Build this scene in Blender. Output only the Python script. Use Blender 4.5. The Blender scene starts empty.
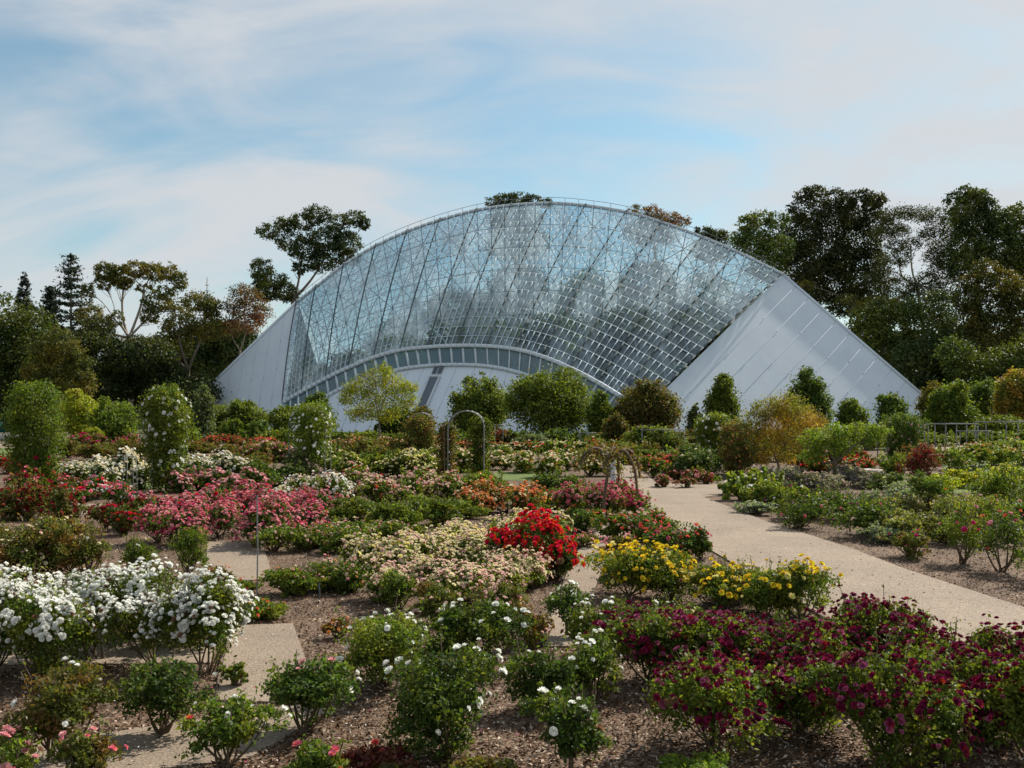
import bpy, math
import numpy as np
from math import radians, sin, cos, pi

S = bpy.context.scene
C = S.collection
# ------------------------------------------------------------------ camera
HZ, F, CH = 405.0, 1000.0, 3.0          # horizon row, focal length in pixels, eye height (a low terrace)
cam = bpy.data.cameras.new('camera')
cam.sensor_width = 36.0
cam.lens = 36.0 * F / 1024.0
cam.shift_y = (HZ - 384.0) / 1024.0
cam.clip_end = 8000.0
cam.clip_start = 0.1
camo = bpy.data.objects.new('camera', cam)
camo.location = (0, 0, CH)
camo.rotation_euler = (radians(90), 0, 0)
C.objects.link(camo)
S.camera = camo
# ------------------------------------------------------------------ light
SUN_EL, SUN_AZ = radians(41), radians(45)      # azimuth clockwise from +Y (to the right, a little beyond the scene)
sun = bpy.data.lights.new('sun', 'SUN')
sun.energy = 5.0
sun.angle = radians(0.6)
sun.color = (1.0, 0.93, 0.82)
suno = bpy.data.objects.new('sun', sun)
suno.rotation_euler = (radians(90) - SUN_EL, 0, -SUN_AZ + pi)
C.objects.link(suno)
# point the lamp: direction from sun to scene
from mathutils import Vector
sd = Vector((sin(SUN_AZ) * cos(SUN_EL), cos(SUN_AZ) * cos(SUN_EL), sin(SUN_EL)))
suno.rotation_euler = (-sd).to_track_quat('-Z', 'Y').to_euler()

W = bpy.data.worlds.new("World")
S.world = W
W.use_nodes = True
nt = W.node_tree
for n in list(nt.nodes): nt.nodes.remove(n)
def N(t, ty, **kw):
    n = t.nodes.new(ty)
    for k, v in kw.items(): setattr(n, k, v)
    return n
wout = N(nt, 'ShaderNodeOutputWorld')
bg = N(nt, 'ShaderNodeBackground'); bg.inputs[1].default_value = 0.099
sky = N(nt, 'ShaderNodeTexSky'); sky.sky_type = 'NISHITA'; sky.sun_disc = False
sky.sun_elevation = SUN_EL; sky.sun_rotation = SUN_AZ; sky.altitude = 50
sky.air_density = 1.0; sky.dust_density = 0.8; sky.ozone_density = 1.0
tc = N(nt, 'ShaderNodeTexCoord')
sep = N(nt, 'ShaderNodeSeparateXYZ'); nt.links.new(tc.outputs['Generated'], sep.inputs[0])
zp = N(nt, 'ShaderNodeMath', operation='MAXIMUM'); zp.inputs[1].default_value = 0.0; nt.links.new(sep.outputs[2], zp.inputs[0])
za = N(nt, 'ShaderNodeMath', operation='ADD'); za.inputs[1].default_value = 0.42; nt.links.new(zp.outputs[0], za.inputs[0])
dx = N(nt, 'ShaderNodeMath', operation='DIVIDE'); nt.links.new(sep.outputs[0], dx.inputs[0]); nt.links.new(za.outputs[0], dx.inputs[1])
dy = N(nt, 'ShaderNodeMath', operation='DIVIDE'); nt.links.new(sep.outputs[1], dy.inputs[0]); nt.links.new(za.outputs[0], dy.inputs[1])
cmb = N(nt, 'ShaderNodeCombineXYZ'); nt.links.new(dx.outputs[0], cmb.inputs[0]); nt.links.new(dy.outputs[0], cmb.inputs[1])
mp = N(nt, 'ShaderNodeMapping'); mp.inputs['Rotation'].default_value = (0, 0, radians(35)); mp.inputs['Scale'].default_value = (0.8, 1.7, 1)
mp.inputs['Location'].default_value = (2.3, 0.9, 0)
nt.links.new(cmb.outputs[0], mp.inputs[0])
n1 = N(nt, 'ShaderNodeTexNoise'); n1.inputs['Scale'].default_value = 0.95; n1.inputs['Detail'].default_value = 9; n1.inputs['Roughness'].default_value = 0.52; n1.inputs['Distortion'].default_value = 0.5
nt.links.new(mp.outputs[0], n1.inputs['Vector'])
mp2 = N(nt, 'ShaderNodeMapping'); mp2.inputs['Rotation'].default_value = (0, 0, radians(48)); mp2.inputs['Scale'].default_value = (1.0, 2.0, 1)
nt.links.new(cmb.outputs[0], mp2.inputs[0])
n2 = N(nt, 'ShaderNodeTexNoise'); n2.inputs['Scale'].default_value = 2.4; n2.inputs['Detail'].default_value = 8; n2.inputs['Roughness'].default_value = 0.5; n2.inputs['Distortion'].default_value = 1.6
nt.links.new(mp2.outputs[0], n2.inputs['Vector'])
mm = N(nt, 'ShaderNodeMath', operation='MULTIPLY'); mm.inputs[1].default_value = 0.42; nt.links.new(n2.outputs[0], mm.inputs[0])
ma = N(nt, 'ShaderNodeMath', operation='ADD'); nt.links.new(n1.outputs[0], ma.inputs[0]); nt.links.new(mm.outputs[0], ma.inputs[1])
cr = N(nt, 'ShaderNodeValToRGB')
cr.color_ramp.interpolation = 'EASE'
cr.color_ramp.elements[0].position = 0.56; cr.color_ramp.elements[0].color = (0.14, 0.14, 0.14, 1)
cr.color_ramp.elements[1].position = 0.84; cr.color_ramp.elements[1].color = (0.95, 0.95, 0.95, 1)
nt.links.new(ma.outputs[0], cr.inputs[0])
tint = N(nt, 'ShaderNodeMixRGB', blend_type='MULTIPLY'); tint.inputs[0].default_value = 1.0
tint.inputs[2].default_value = (.70, .93, .89, 1)
nt.links.new(sky.outputs[0], tint.inputs[1])
mx = N(nt, 'ShaderNodeMixRGB'); mx.inputs[2].default_value = (5.05, 5.2, 5.4, 1)
hz = N(nt, 'ShaderNodeMapRange'); hz.inputs['From Min'].default_value = 0.0; hz.inputs['From Max'].default_value = 0.24; hz.inputs['To Min'].default_value = .8; hz.inputs['To Max'].default_value = 0
nt.links.new(sep.outputs[2], hz.inputs['Value'])
hm = N(nt, 'ShaderNodeMath', operation='MAXIMUM'); nt.links.new(cr.outputs[0], hm.inputs[0]); nt.links.new(hz.outputs[0], hm.inputs[1])
nt.links.new(hm.outputs[0], mx.inputs[0]); nt.links.new(tint.outputs[0], mx.inputs[1])
nt.links.new(mx.outputs[0], bg.inputs[0]); nt.links.new(bg.outputs[0], wout.inputs[0])

S.view_settings.view_transform = 'Standard'
S.view_settings.look = 'None'
S.view_settings.gamma = 1.0
S.view_settings.exposure = 0.42
S.cycles.transparent_max_bounces = 12
S.cycles.max_bounces = 6
S.cycles.diffuse_bounces = 3
S.cycles.glossy_bounces = 2
S.cycles.transmission_bounces = 4
S.cycles.caustics_reflective = False
S.cycles.caustics_refractive = False
S.cycles.use_denoising = True

# ------------------------------------------------------------------ materials
def mat_new(name):
    m = bpy.data.materials.new(name); m.use_nodes = True
    t = m.node_tree
    for n in list(t.nodes): t.nodes.remove(n)
    return m, t, N(t, 'ShaderNodeOutputMaterial')

def hsv_var(t, col, island=0.35, objv=0.25, scale=None):
    """colour varied per leaf, per plant"""
    g = N(t, 'ShaderNodeNewGeometry'); oi = N(t, 'ShaderNodeObjectInfo')
    h = N(t, 'ShaderNodeHueSaturation'); h.inputs['Color'].default_value = (*col, 1)
    a = N(t, 'ShaderNodeMapRange'); a.inputs['To Min'].default_value = 1 - island; a.inputs['To Max'].default_value = 1 + island
    t.links.new(g.outputs['Random Per Island'], a.inputs['Value'])
    b = N(t, 'ShaderNodeMapRange'); b.inputs['To Min'].default_value = 1 - objv; b.inputs['To Max'].default_value = 1 + objv
    t.links.new(oi.outputs['Random'], b.inputs['Value'])
    m = N(t, 'ShaderNodeMath', operation='MULTIPLY'); t.links.new(a.outputs[0], m.inputs[0]); t.links.new(b.outputs[0], m.inputs[1])
    t.links.new(m.outputs[0], h.inputs['Value'])
    c = N(t, 'ShaderNodeMapRange'); c.inputs['To Min'].default_value = 0.47; c.inputs['To Max'].default_value = 0.525
    w = N(t, 'ShaderNodeMath', operation='FRACT'); q = N(t, 'ShaderNodeMath', operation='MULTIPLY'); q.inputs[1].default_value = 7.31
    t.links.new(g.outputs['Random Per Island'], q.inputs[0]); t.links.new(q.outputs[0], w.inputs[0]); t.links.new(w.outputs[0], c.inputs['Value'])
    t.links.new(c.outputs[0], h.inputs['Hue'])
    return h.outputs[0]

def leafmat(name, col, alt=None, altf=0.3, island=0.45, trans=0.38, rough=0.58, patch=1.2):
    m, t, o = mat_new(name)
    c = hsv_var(t, col, island)
    if alt:
        tcx = N(t, 'ShaderNodeTexCoord'); nz = N(t, 'ShaderNodeTexNoise'); nz.inputs['Scale'].default_value = patch; nz.inputs['Detail'].default_value = 2
        t.links.new(tcx.outputs['Object'], nz.inputs['Vector'])
        r = N(t, 'ShaderNodeMapRange'); r.inputs['From Min'].default_value = 0.62 - altf * 0.5; r.inputs['From Max'].default_value = 0.74 - altf * 0.5
        t.links.new(nz.outputs[0], r.inputs['Value'])
        c2 = hsv_var(t, alt, island)
        x = N(t, 'ShaderNodeMixRGB'); t.links.new(r.outputs[0], x.inputs[0]); t.links.new(c, x.inputs[1]); t.links.new(c2, x.inputs[2]); c = x.outputs[0]
    p = N(t, 'ShaderNodeBsdfPrincipled'); p.inputs['Roughness'].default_value = rough; p.inputs['Specular IOR Level'].default_value = 0.2
    t.links.new(c, p.inputs['Base Color'])
    tr = N(t, 'ShaderNodeBsdfTranslucent')
    br = N(t, 'ShaderNodeMixRGB', blend_type='MULTIPLY'); br.inputs[0].default_value = 1; br.inputs[2].default_value = (1.6, 1.65, 0.6, 1)
    t.links.new(c, br.inputs[1]); t.links.new(br.outputs[0], tr.inputs[0])
    mxs = N(t, 'ShaderNodeMixShader'); mxs.inputs[0].default_value = trans
    t.links.new(p.outputs[0], mxs.inputs[1]); t.links.new(tr.outputs[0], mxs.inputs[2]); t.links.new(mxs.outputs[0], o.inputs[0])
    return m

def petalmat(name, col, island=0.22, trans=0.3):
    m, t, o = mat_new(name)
    c = hsv_var(t, col, island, 0.08)
    p = N(t, 'ShaderNodeBsdfDiffuse'); t.links.new(c, p.inputs[0])
    tr = N(t, 'ShaderNodeBsdfTranslucent'); t.links.new(c, tr.inputs[0])
    mxs = N(t, 'ShaderNodeMixShader'); mxs.inputs[0].default_value = trans
    t.links.new(p.outputs[0], mxs.inputs[1]); t.links.new(tr.outputs[0], mxs.inputs[2]); t.links.new(mxs.outputs[0], o.inputs[0])
    return m

def surf(name, col, rough=0.7, col2=None, scale=8, bump=0.0, bscale=60, metal=0, spec=0.4, detail=6):
    m, t, o = mat_new(name)
    p = N(t, 'ShaderNodeBsdfPrincipled'); p.inputs['Roughness'].default_value = rough; p.inputs['Metallic'].default_value = metal
    p.inputs['Specular IOR Level'].default_value = spec
    p.inputs['Base Color'].default_value = (*col, 1)
    tcx = N(t, 'ShaderNodeTexCoord')
    if col2:
        nz = N(t, 'ShaderNodeTexNoise'); nz.inputs['Scale'].default_value = scale; nz.inputs['Detail'].default_value = detail; nz.inputs['Roughness'].default_value = 0.65
        t.links.new(tcx.outputs['Object'], nz.inputs['Vector'])
        r = N(t, 'ShaderNodeValToRGB'); r.color_ramp.elements[0].position = 0.35; r.color_ramp.elements[1].position = 0.65
        r.color_ramp.elements[0].color = (*col, 1); r.color_ramp.elements[1].color = (*col2, 1)
        t.links.new(nz.outputs[0], r.inputs[0]); t.links.new(r.outputs[0], p.inputs['Base Color'])
    if bump:
        nb = N(t, 'ShaderNodeTexNoise'); nb.inputs['Scale'].default_value = bscale; nb.inputs['Detail'].default_value = 5
        t.links.new(tcx.outputs['Object'], nb.inputs['Vector'])
        b = N(t, 'ShaderNodeBump'); b.inputs['Strength'].default_value = bump; b.inputs['Distance'].default_value = 0.02
        t.links.new(nb.outputs[0], b.inputs['Height']); t.links.new(b.outputs[0], p.inputs['Normal'])
    t.links.new(p.outputs[0], o.inputs[0])
    return m

L = {
 'green':  leafmat('rose_leaf_green', (.092, .138, .024), (.165, .190, .028), .34, patch=3),
 'dark':   leafmat('rose_leaf_dark', (.060, .098, .022), (.12, .16, .026), .26, patch=3),
 'olive':  leafmat('rose_leaf_olive', (.105, .125, .028), (.16, .095, .032), .32, patch=3),
 'yellow': leafmat('leaf_yellow_green', (.25, .29, .03), (.30, .28, .028), .3, trans=.4),
 'lime':   leafmat('leaf_lime', (.11, .165, .025), (.16, .20, .03), .3, trans=.4),
 'red':    leafmat('leaf_reddish', (.13, .035, .025), (.07, .06, .02), .3),
 'copper': leafmat('leaf_copper', (.16, .085, .03), (.12, .12, .03), .35),
 'autumn': leafmat('leaf_autumn', (.31, .20, .038), (.19, .19, .035), .38, trans=.4, patch=.7),
 'silver': leafmat('leaf_silver', (.17, .20, .155), None),
 'sage':   leafmat('leaf_sage', (.12, .15, .07), None),
 'lav':    leafmat('lavender_stalk', (.22, .20, .215), (.13, .16, .08), .3),
 'straw':  leafmat('leaf_straw', (.20, .19, .065), (.11, .135, .04), .35),
 'fdark':  leafmat('tree_leaf_dark', (.042, .064, .019), (.080, .098, .021), .3, patch=.25, trans=.22),
 'fmid':   leafmat('tree_leaf_mid', (.058, .090, .020), (.108, .130, .023), .35, patch=.25, trans=.25),
 'fshade': leafmat('tree_leaf_brown', (.046, .056, .020), (.074, .082, .021), .3, patch=.25, trans=.22),
 'feuc':   leafmat('tree_leaf_olive', (.175, .150, .026), (.095, .110, .024), .35, patch=.35, trans=.25),
 'fpine':  leafmat('tree_leaf_pine', (.030, .046, .030), None, trans=.1),
 'frust':  leafmat('tree_leaf_rust', (.16, .075, .040), (.07, .065, .03), .35, patch=.3),
}
P_ = {
 'white': petalmat('petal_white', (.86, .86, .80), .08),
 'cream': petalmat('petal_cream', (.80, .73, .50), .15),
 'lemon': petalmat('petal_lemon', (.82, .76, .30), .12),
 'blush': petalmat('petal_blush', (.78, .57, .49), .18),
 'pink':  petalmat('petal_pink', (.70, .19, .24), .25, .2),
 'lpink': petalmat('petal_light_pink', (.80, .40, .40), .2, .2),
 'magenta': petalmat('petal_magenta', (.62, .045, .19), .25),
 'red':   petalmat('petal_red', (.70, .016, .018), .25),
 'dred':  petalmat('petal_dark_red', (.28, .012, .018), .3),
 'maroon': petalmat('petal_maroon', (.19, .016, .050), .4, .15),
 'mauve': petalmat('petal_mauve', (.36, .09, .17), .35, .15),
 'yellow': petalmat('petal_yellow', (.84, .66, .05), .15, .2),
 'peach': petalmat('petal_peach', (.74, .36, .13), .22),
 'coral': petalmat('petal_coral', (.72, .15, .09), .22),
 'rust':  petalmat('petal_rust', (.36, .10, .06), .3),
 'brown': petalmat('petal_spent', (.28, .16, .09), .3),
}
M_cane = surf('cane_bark', (.085, .055, .035), .8, (.13, .09, .05), 30)
M_canegreen = surf('green_cane', (.07, .09, .03), .7)
M_bark = surf('bark', (.12, .09, .065), .9, (.20, .16, .12), 6, .4, 20)
M_palebark = surf('pale_bark', (.26, .22, .18), .8, (.40, .36, .31), 3, .2, 12)
M_white = surf('white_cladding', (.62, .68, .75), .5, (.68, .74, .79), .35, 0, spec=.3)
M_whitemet = surf('white_steel', (.62, .66, .69), .65, spec=.15)
M_seam = surf('grey_seam', (.56, .62, .68), .6)
M_bar = surf('pale_glazing_bar', (.42, .50, .56), .9, spec=.0)
M_lattice = surf('grey_lattice', (.40, .48, .53), .9, spec=.0)
M_darkmet = surf('dark_steel', (.10, .12, .13), .8, spec=.1)
M_galv = surf('galvanised_steel', (.20, .21, .21), .6, (.27, .27, .26), 9, metal=.4)
M_stake = surf('green_stake', (.10, .16, .12), .5)
M_ply = surf('stone_pale', (.48, .45, .40), .8, (.38, .35, .31), 14, .3, 60)
M_wire = surf('dull_wire', (.18, .18, .16), .5, metal=.4)
M_slot = surf('slate_grey_door', (.12, .15, .18), .6)
M_teal = surf('teal_shade_cloth', (.02, .16, .15), .8)
M_timber = surf('timber_edging', (.10, .07, .05), .9, (.15, .11, .08), 20, .3, 60)

def matte(name, col):
    m, t, o = mat_new(name); d_ = N(t, 'ShaderNodeBsdfDiffuse'); d_.inputs[0].default_value = (*col, 1); d_.inputs['Roughness'].default_value = .3
    t.links.new(d_.outputs[0], o.inputs[0]); return m
M_bar = matte('pale_glazing_bar', (.52, .60, .65)); M_lattice = matte('grey_lattice', (.40, .48, .53)); M_seam = matte('grey_seam', (.50, .56, .63))
def glassmat():
    m, t, o = mat_new('conservatory_glass')
    tr = N(t, 'ShaderNodeBsdfTransparent'); tr.inputs[0].default_value = (.72, .86, .93, 1)
    gl = N(t, 'ShaderNodeBsdfGlossy'); gl.inputs['Roughness'].default_value = .1; gl.inputs[0].default_value = (.9, .96, 1, 1)
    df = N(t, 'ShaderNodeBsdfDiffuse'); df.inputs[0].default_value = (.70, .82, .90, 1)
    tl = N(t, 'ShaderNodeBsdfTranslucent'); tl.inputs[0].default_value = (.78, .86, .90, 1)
    fr0 = N(t, 'ShaderNodeLayerWeight'); fr0.inputs[0].default_value = .5; fr = N(t, 'ShaderNodeMath', operation='POWER'); fr.inputs[1].default_value = 3.0; t.links.new(fr0.outputs['Facing'], fr.inputs[0])
    geo = N(t, 'ShaderNodeNewGeometry')
    f2 = N(t, 'ShaderNodeMath', operation='MULTIPLY_ADD'); f2.inputs[1].default_value = .6; f2.inputs[2].default_value = 0.13
    t.links.new(fr.outputs[0], f2.inputs[0])
    m1 = N(t, 'ShaderNodeMixShader'); t.links.new(f2.outputs[0], m1.inputs[0]); t.links.new(tr.outputs[0], m1.inputs[1]); t.links.new(gl.outputs[0], m1.inputs[2])
    # milky white noise streaks mixed into the panes
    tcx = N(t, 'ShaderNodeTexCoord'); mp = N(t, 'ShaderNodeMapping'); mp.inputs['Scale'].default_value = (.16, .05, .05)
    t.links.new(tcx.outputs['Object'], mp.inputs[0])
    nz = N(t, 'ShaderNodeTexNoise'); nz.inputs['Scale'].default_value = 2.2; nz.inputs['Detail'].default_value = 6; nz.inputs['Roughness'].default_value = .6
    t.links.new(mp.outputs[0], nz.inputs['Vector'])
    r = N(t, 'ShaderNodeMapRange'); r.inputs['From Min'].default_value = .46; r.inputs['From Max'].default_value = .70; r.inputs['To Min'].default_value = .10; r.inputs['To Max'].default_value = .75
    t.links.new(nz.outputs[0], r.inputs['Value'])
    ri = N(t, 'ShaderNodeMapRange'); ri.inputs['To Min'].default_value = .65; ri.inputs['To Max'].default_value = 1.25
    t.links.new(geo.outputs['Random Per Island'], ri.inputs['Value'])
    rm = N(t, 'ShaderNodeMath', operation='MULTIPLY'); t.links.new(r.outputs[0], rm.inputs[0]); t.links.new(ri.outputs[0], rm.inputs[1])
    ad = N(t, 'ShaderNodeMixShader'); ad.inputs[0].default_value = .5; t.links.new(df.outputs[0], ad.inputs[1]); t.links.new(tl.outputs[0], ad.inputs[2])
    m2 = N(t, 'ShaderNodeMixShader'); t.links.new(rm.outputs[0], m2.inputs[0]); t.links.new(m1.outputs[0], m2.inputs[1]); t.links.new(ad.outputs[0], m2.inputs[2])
    t.links.new(m2.outputs[0], o.inputs[0])
    return m
M_glass = glassmat()
def tint_sky_mat():
    m, t, o = mat_new('tinted_glass_painted_sky')
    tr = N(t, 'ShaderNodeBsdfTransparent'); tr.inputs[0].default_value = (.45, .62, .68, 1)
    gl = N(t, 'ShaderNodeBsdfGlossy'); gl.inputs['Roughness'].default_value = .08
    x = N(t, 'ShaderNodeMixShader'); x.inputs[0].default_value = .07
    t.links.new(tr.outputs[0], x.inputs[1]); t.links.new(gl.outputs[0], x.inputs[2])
    dfu = N(t, 'ShaderNodeBsdfDiffuse'); dfu.inputs[0].default_value = (.30, .46, .56, 1); y = N(t, 'ShaderNodeMixShader'); y.inputs[0].default_value = .35  # blue diffuse painted in for the sky reflected by the clerestory panes
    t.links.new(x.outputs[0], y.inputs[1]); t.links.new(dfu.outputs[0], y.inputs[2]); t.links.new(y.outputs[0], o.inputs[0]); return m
M_tint_sky = tint_sky_mat()

def mulchmat():
    m, t, o = mat_new('bark_mulch')
    p = N(t, 'ShaderNodeBsdfPrincipled'); p.inputs['Roughness'].default_value = .9; p.inputs['Specular IOR Level'].default_value = .2
    tcx = N(t, 'ShaderNodeTexCoord')
    v = N(t, 'ShaderNodeTexVoronoi'); v.inputs['Scale'].default_value = 34; v.inputs['Randomness'].default_value = 1
    mp = N(t, 'ShaderNodeMapping'); mp.inputs['Scale'].default_value = (1, 1.9, 1); mp.inputs['Rotation'].default_value = (0, 0, .7)
    t.links.new(tcx.outputs['Object'], mp.inputs[0]); t.links.new(mp.outputs[0], v.inputs['Vector'])
    bw = N(t, 'ShaderNodeRGBToBW'); t.links.new(v.outputs['Color'], bw.inputs[0])
    r = N(t, 'ShaderNodeValToRGB'); e = r.color_ramp.elements
    e[0].position = .1; e[0].color = (.045, .026, .016, 1); e[1].position = .9; e[1].color = (.30, .215, .15, 1)
    x = e.new(.5); x.color = (.135, .085, .055, 1)
    t.links.new(bw.outputs[0], r.inputs[0])
    nz = N(t, 'ShaderNodeTexNoise'); nz.inputs['Scale'].default_value = .7; nz.inputs['Detail'].default_value = 5; t.links.new(tcx.outputs['Object'], nz.inputs['Vector'])
    hs = N(t, 'ShaderNodeMapRange'); hs.inputs['From Min'].default_value = .3; hs.inputs['From Max'].default_value = .7; hs.inputs['To Min'].default_value = .62; hs.inputs['To Max'].default_value = 1.25
    t.links.new(nz.outputs[0], hs.inputs['Value'])
    h = N(t, 'ShaderNodeHueSaturation'); t.links.new(r.outputs[0], h.inputs['Color']); t.links.new(hs.outputs[0], h.inputs['Value'])
    t.links.new(h.outputs[0], p.inputs['Base Color'])
    b = N(t, 'ShaderNodeBump'); b.inputs['Strength'].default_value = .8; b.inputs['Distance'].default_value = .02
    t.links.new(bw.outputs[0], b.inputs['Height']); t.links.new(b.outputs[0], p.inputs['Normal'])
    t.links.new(p.outputs[0], o.inputs[0])
    return m
M_mulch = mulchmat()
def pathmat():
    m, t, o = mat_new('exposed_aggregate')
    p = N(t, 'ShaderNodeBsdfPrincipled'); p.inputs['Roughness'].default_value = .85; p.inputs['Specular IOR Level'].default_value = .25
    tcx = N(t, 'ShaderNodeTexCoord')
    v = N(t, 'ShaderNodeTexNoise'); v.inputs['Scale'].default_value = 45; v.inputs['Detail'].default_value = 3; t.links.new(tcx.outputs['Object'], v.inputs['Vector'])
    n = N(t, 'ShaderNodeTexNoise'); n.inputs['Scale'].default_value = .55; n.inputs['Detail'].default_value = 8; n.inputs['Roughness'].default_value = .7; t.links.new(tcx.outputs['Object'], n.inputs['Vector'])
    a = N(t, 'ShaderNodeValToRGB'); e = a.color_ramp.elements; e[0].position = .36; e[0].color = (.165, .125, .09, 1); e[1].position = .64; e[1].color = (.37, .295, .222, 1)
    t.links.new(v.outputs[0], a.inputs[0])
    hs = N(t, 'ShaderNodeMapRange'); hs.inputs['From Min'].default_value = .3; hs.inputs['From Max'].default_value = .7; hs.inputs['To Min'].default_value = .78; hs.inputs['To Max'].default_value = 1.12
    t.links.new(n.outputs[0], hs.inputs['Value'])
    h = N(t, 'ShaderNodeHueSaturation'); t.links.new(a.outputs[0], h.inputs['Color']); t.links.new(hs.outputs[0], h.inputs['Value'])
    t.links.new(h.outputs[0], p.inputs['Base Color'])
    b = N(t, 'ShaderNodeBump'); b.inputs['Strength'].default_value = .35; b.inputs['Distance'].default_value = .01
    t.links.new(v.outputs[0], b.inputs['Height']); t.links.new(b.outputs[0], p.inputs['Normal'])
    t.links.new(p.outputs[0], o.inputs[0])
    return m
M_path = pathmat()
M_lawn = surf('lawn', (.075, .12, .018), .9, (.12, .16, .03), 3, .6, 120)
M_earth = surf('park_ground', (.06, .065, .025), .95, (.12, .10, .06), .25, .4, 30)
M_floor = surf('dark_floor', (.05, .05, .04), .9)
def chipmat():
    m, t, o = mat_new('wood_chip')
    p = N(t, 'ShaderNodeBsdfDiffuse')
    g = N(t, 'ShaderNodeNewGeometry')
    r = N(t, 'ShaderNodeValToRGB'); e = r.color_ramp.elements
    e[0].position = 0; e[0].color = (.045, .024, .013, 1); e[1].position = 1; e[1].color = (.62, .52, .42, 1)
    x = e.new(.62); x.color = (.17, .10, .058, 1)
    t.links.new(g.outputs['Random Per Island'], r.inputs[0]); t.links.new(r.outputs[0], p.inputs[0]); t.links.new(p.outputs[0], o.inputs[0])
    return m
M_chip = chipmat()

# ------------------------------------------------------------------ mesh helpers
def mesh(name, V, faces, mats, midx=None, smooth=False):
    """faces: (m,k) array or list of tuples"""
    me = bpy.data.meshes.new(name)
    V = np.asarray(V, dtype=np.float32)
    if isinstance(faces, np.ndarray):
        m, k = faces.shape
        me.vertices.add(len(V)); me.vertices.foreach_set('co', V.ravel())
        me.loops.add(m * k); me.loops.foreach_set('vertex_index', faces.astype(np.int32).ravel())
        me.polygons.add(m); me.polygons.foreach_set('loop_start', np.arange(0, m * k, k, dtype=np.int32))
        me.polygons.foreach_set('loop_total', np.full(m, k, dtype=np.int32))
    else:
        me.from_pydata([tuple(v) for v in V.tolist()], [], faces)
    if not isinstance(mats, (list, tuple)): mats = [mats]
    for mt in mats: me.materials.append(mt)
    if midx is not None: me.polygons.foreach_set('material_index', np.asarray(midx, dtype=np.int32))
    if smooth: me.polygons.foreach_set('use_smooth', np.ones(len(me.polygons), dtype=bool))
    me.update(calc_edges=True)
    return me

def ob(name, me, parent=None, loc=None):
    o = bpy.data.objects.new(name, me); C.objects.link(o)
    if parent: o.parent = parent
    if loc is not None: o.location = loc
    return o
def tag(o, label=None, cat=None, group=None, kind=None):
    if label: o['label'] = label
    if cat: o['category'] = cat
    if group: o['group'] = group
    if kind: o['kind'] = kind
    return o
def thing(name, label, cat, loc=(0, 0, 0), group=None, rz=0.0):
    o = bpy.data.objects.new(name, None); C.objects.link(o); o.location = loc; o.rotation_euler = (0, 0, rz)
    o.empty_display_size = 0.2
    return tag(o, label, cat, group)
def dup(root, label, loc, rz, sc):
    r = root.copy(); C.objects.link(r); r['label'] = label; r.location = loc; r.rotation_euler = (0, 0, rz); r.scale = sc
    for ch in list(root.children):
        c = ch.copy(); C.objects.link(c); c.parent = r
    return r

def beams(segs):
    """segs: list (p0,p1,w[,h]) -> verts, faces of square bars"""
    p0 = np.array([s[0] for s in segs], float); p1 = np.array([s[1] for s in segs], float)
    w = np.array([s[2] for s in segs], float); h = np.array([s[3] if len(s) > 3 else s[2] for s in segs], float)
    d = p1 - p0; d /= np.linalg.norm(d, axis=1)[:, None] + 1e-9
    up = np.where(np.abs(d[:, 2:3]) > .95, np.array([[1., 0, 0]]), np.array([[0, 0, 1.]]))
    if len(segs[0]) > 4: up = np.array([s[4] for s in segs], float)
    a = np.cross(d, up); a /= np.linalg.norm(a, axis=1)[:, None]
    b = np.cross(a, d)
    a = a * w[:, None] / 2; b = b * h[:, None] / 2
    V = np.stack([p0 - a - b, p0 + a - b, p0 + a + b, p0 - a + b, p1 - a - b, p1 + a - b, p1 + a + b, p1 - a + b], 1).reshape(-1, 3)
    f = np.array([[0, 1, 5, 4], [1, 2, 6, 5], [2, 3, 7, 6], [3, 0, 4, 7], [0, 3, 2, 1], [4, 5, 6, 7]])
    Fc = (f[None] + np.arange(len(segs))[:, None, None] * 8).reshape(-1, 4)
    return V, Fc
def merge(parts):
    Vs, Fs, n = [], [], 0
    for V, Fc in parts:
        Vs.append(V); Fs.append(Fc + n); n += len(V)
    return np.concatenate(Vs), np.concatenate(Fs)
def tube(pts, r0, r1=None, sides=6, radii=None):
    pts = np.asarray(pts, float); n = len(pts)
    if radii is None: radii = np.linspace(r0, r0 if r1 is None else r1, n)
    d = np.gradient(pts, axis=0); d /= np.linalg.norm(d, axis=1)[:, None] + 1e-9
    ref = np.array([0.37, 0.21, .9]) if abs(d[:, 2]).mean() < .8 else np.array([1., .1, 0])
    a = np.cross(d, ref); a /= np.linalg.norm(a, axis=1)[:, None]; b = np.cross(d, a)
    th = np.arange(sides) * 2 * pi / sides
    V = (pts[:, None] + radii[:, None, None] * (a[:, None] * np.cos(th)[None, :, None] + b[:, None] * np.sin(th)[None, :, None])).reshape(-1, 3)
    i = np.arange(n - 1)[:, None] * sides; j = np.arange(sides)[None]; k = (j + 1) % sides
    Fc = np.stack([i + j, i + k, i + sides + k, i + sides + j], -1).reshape(-1, 4)
    return V, Fc
def curve3(p0, p1, bend, rng, n=6):
    t = np.linspace(0, 1, n)[:, None]
    off = rng.normal(0, 1, 3) * bend
    return p0 * (1 - t) + p1 * t + off * np.sin(t * pi)

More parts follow.
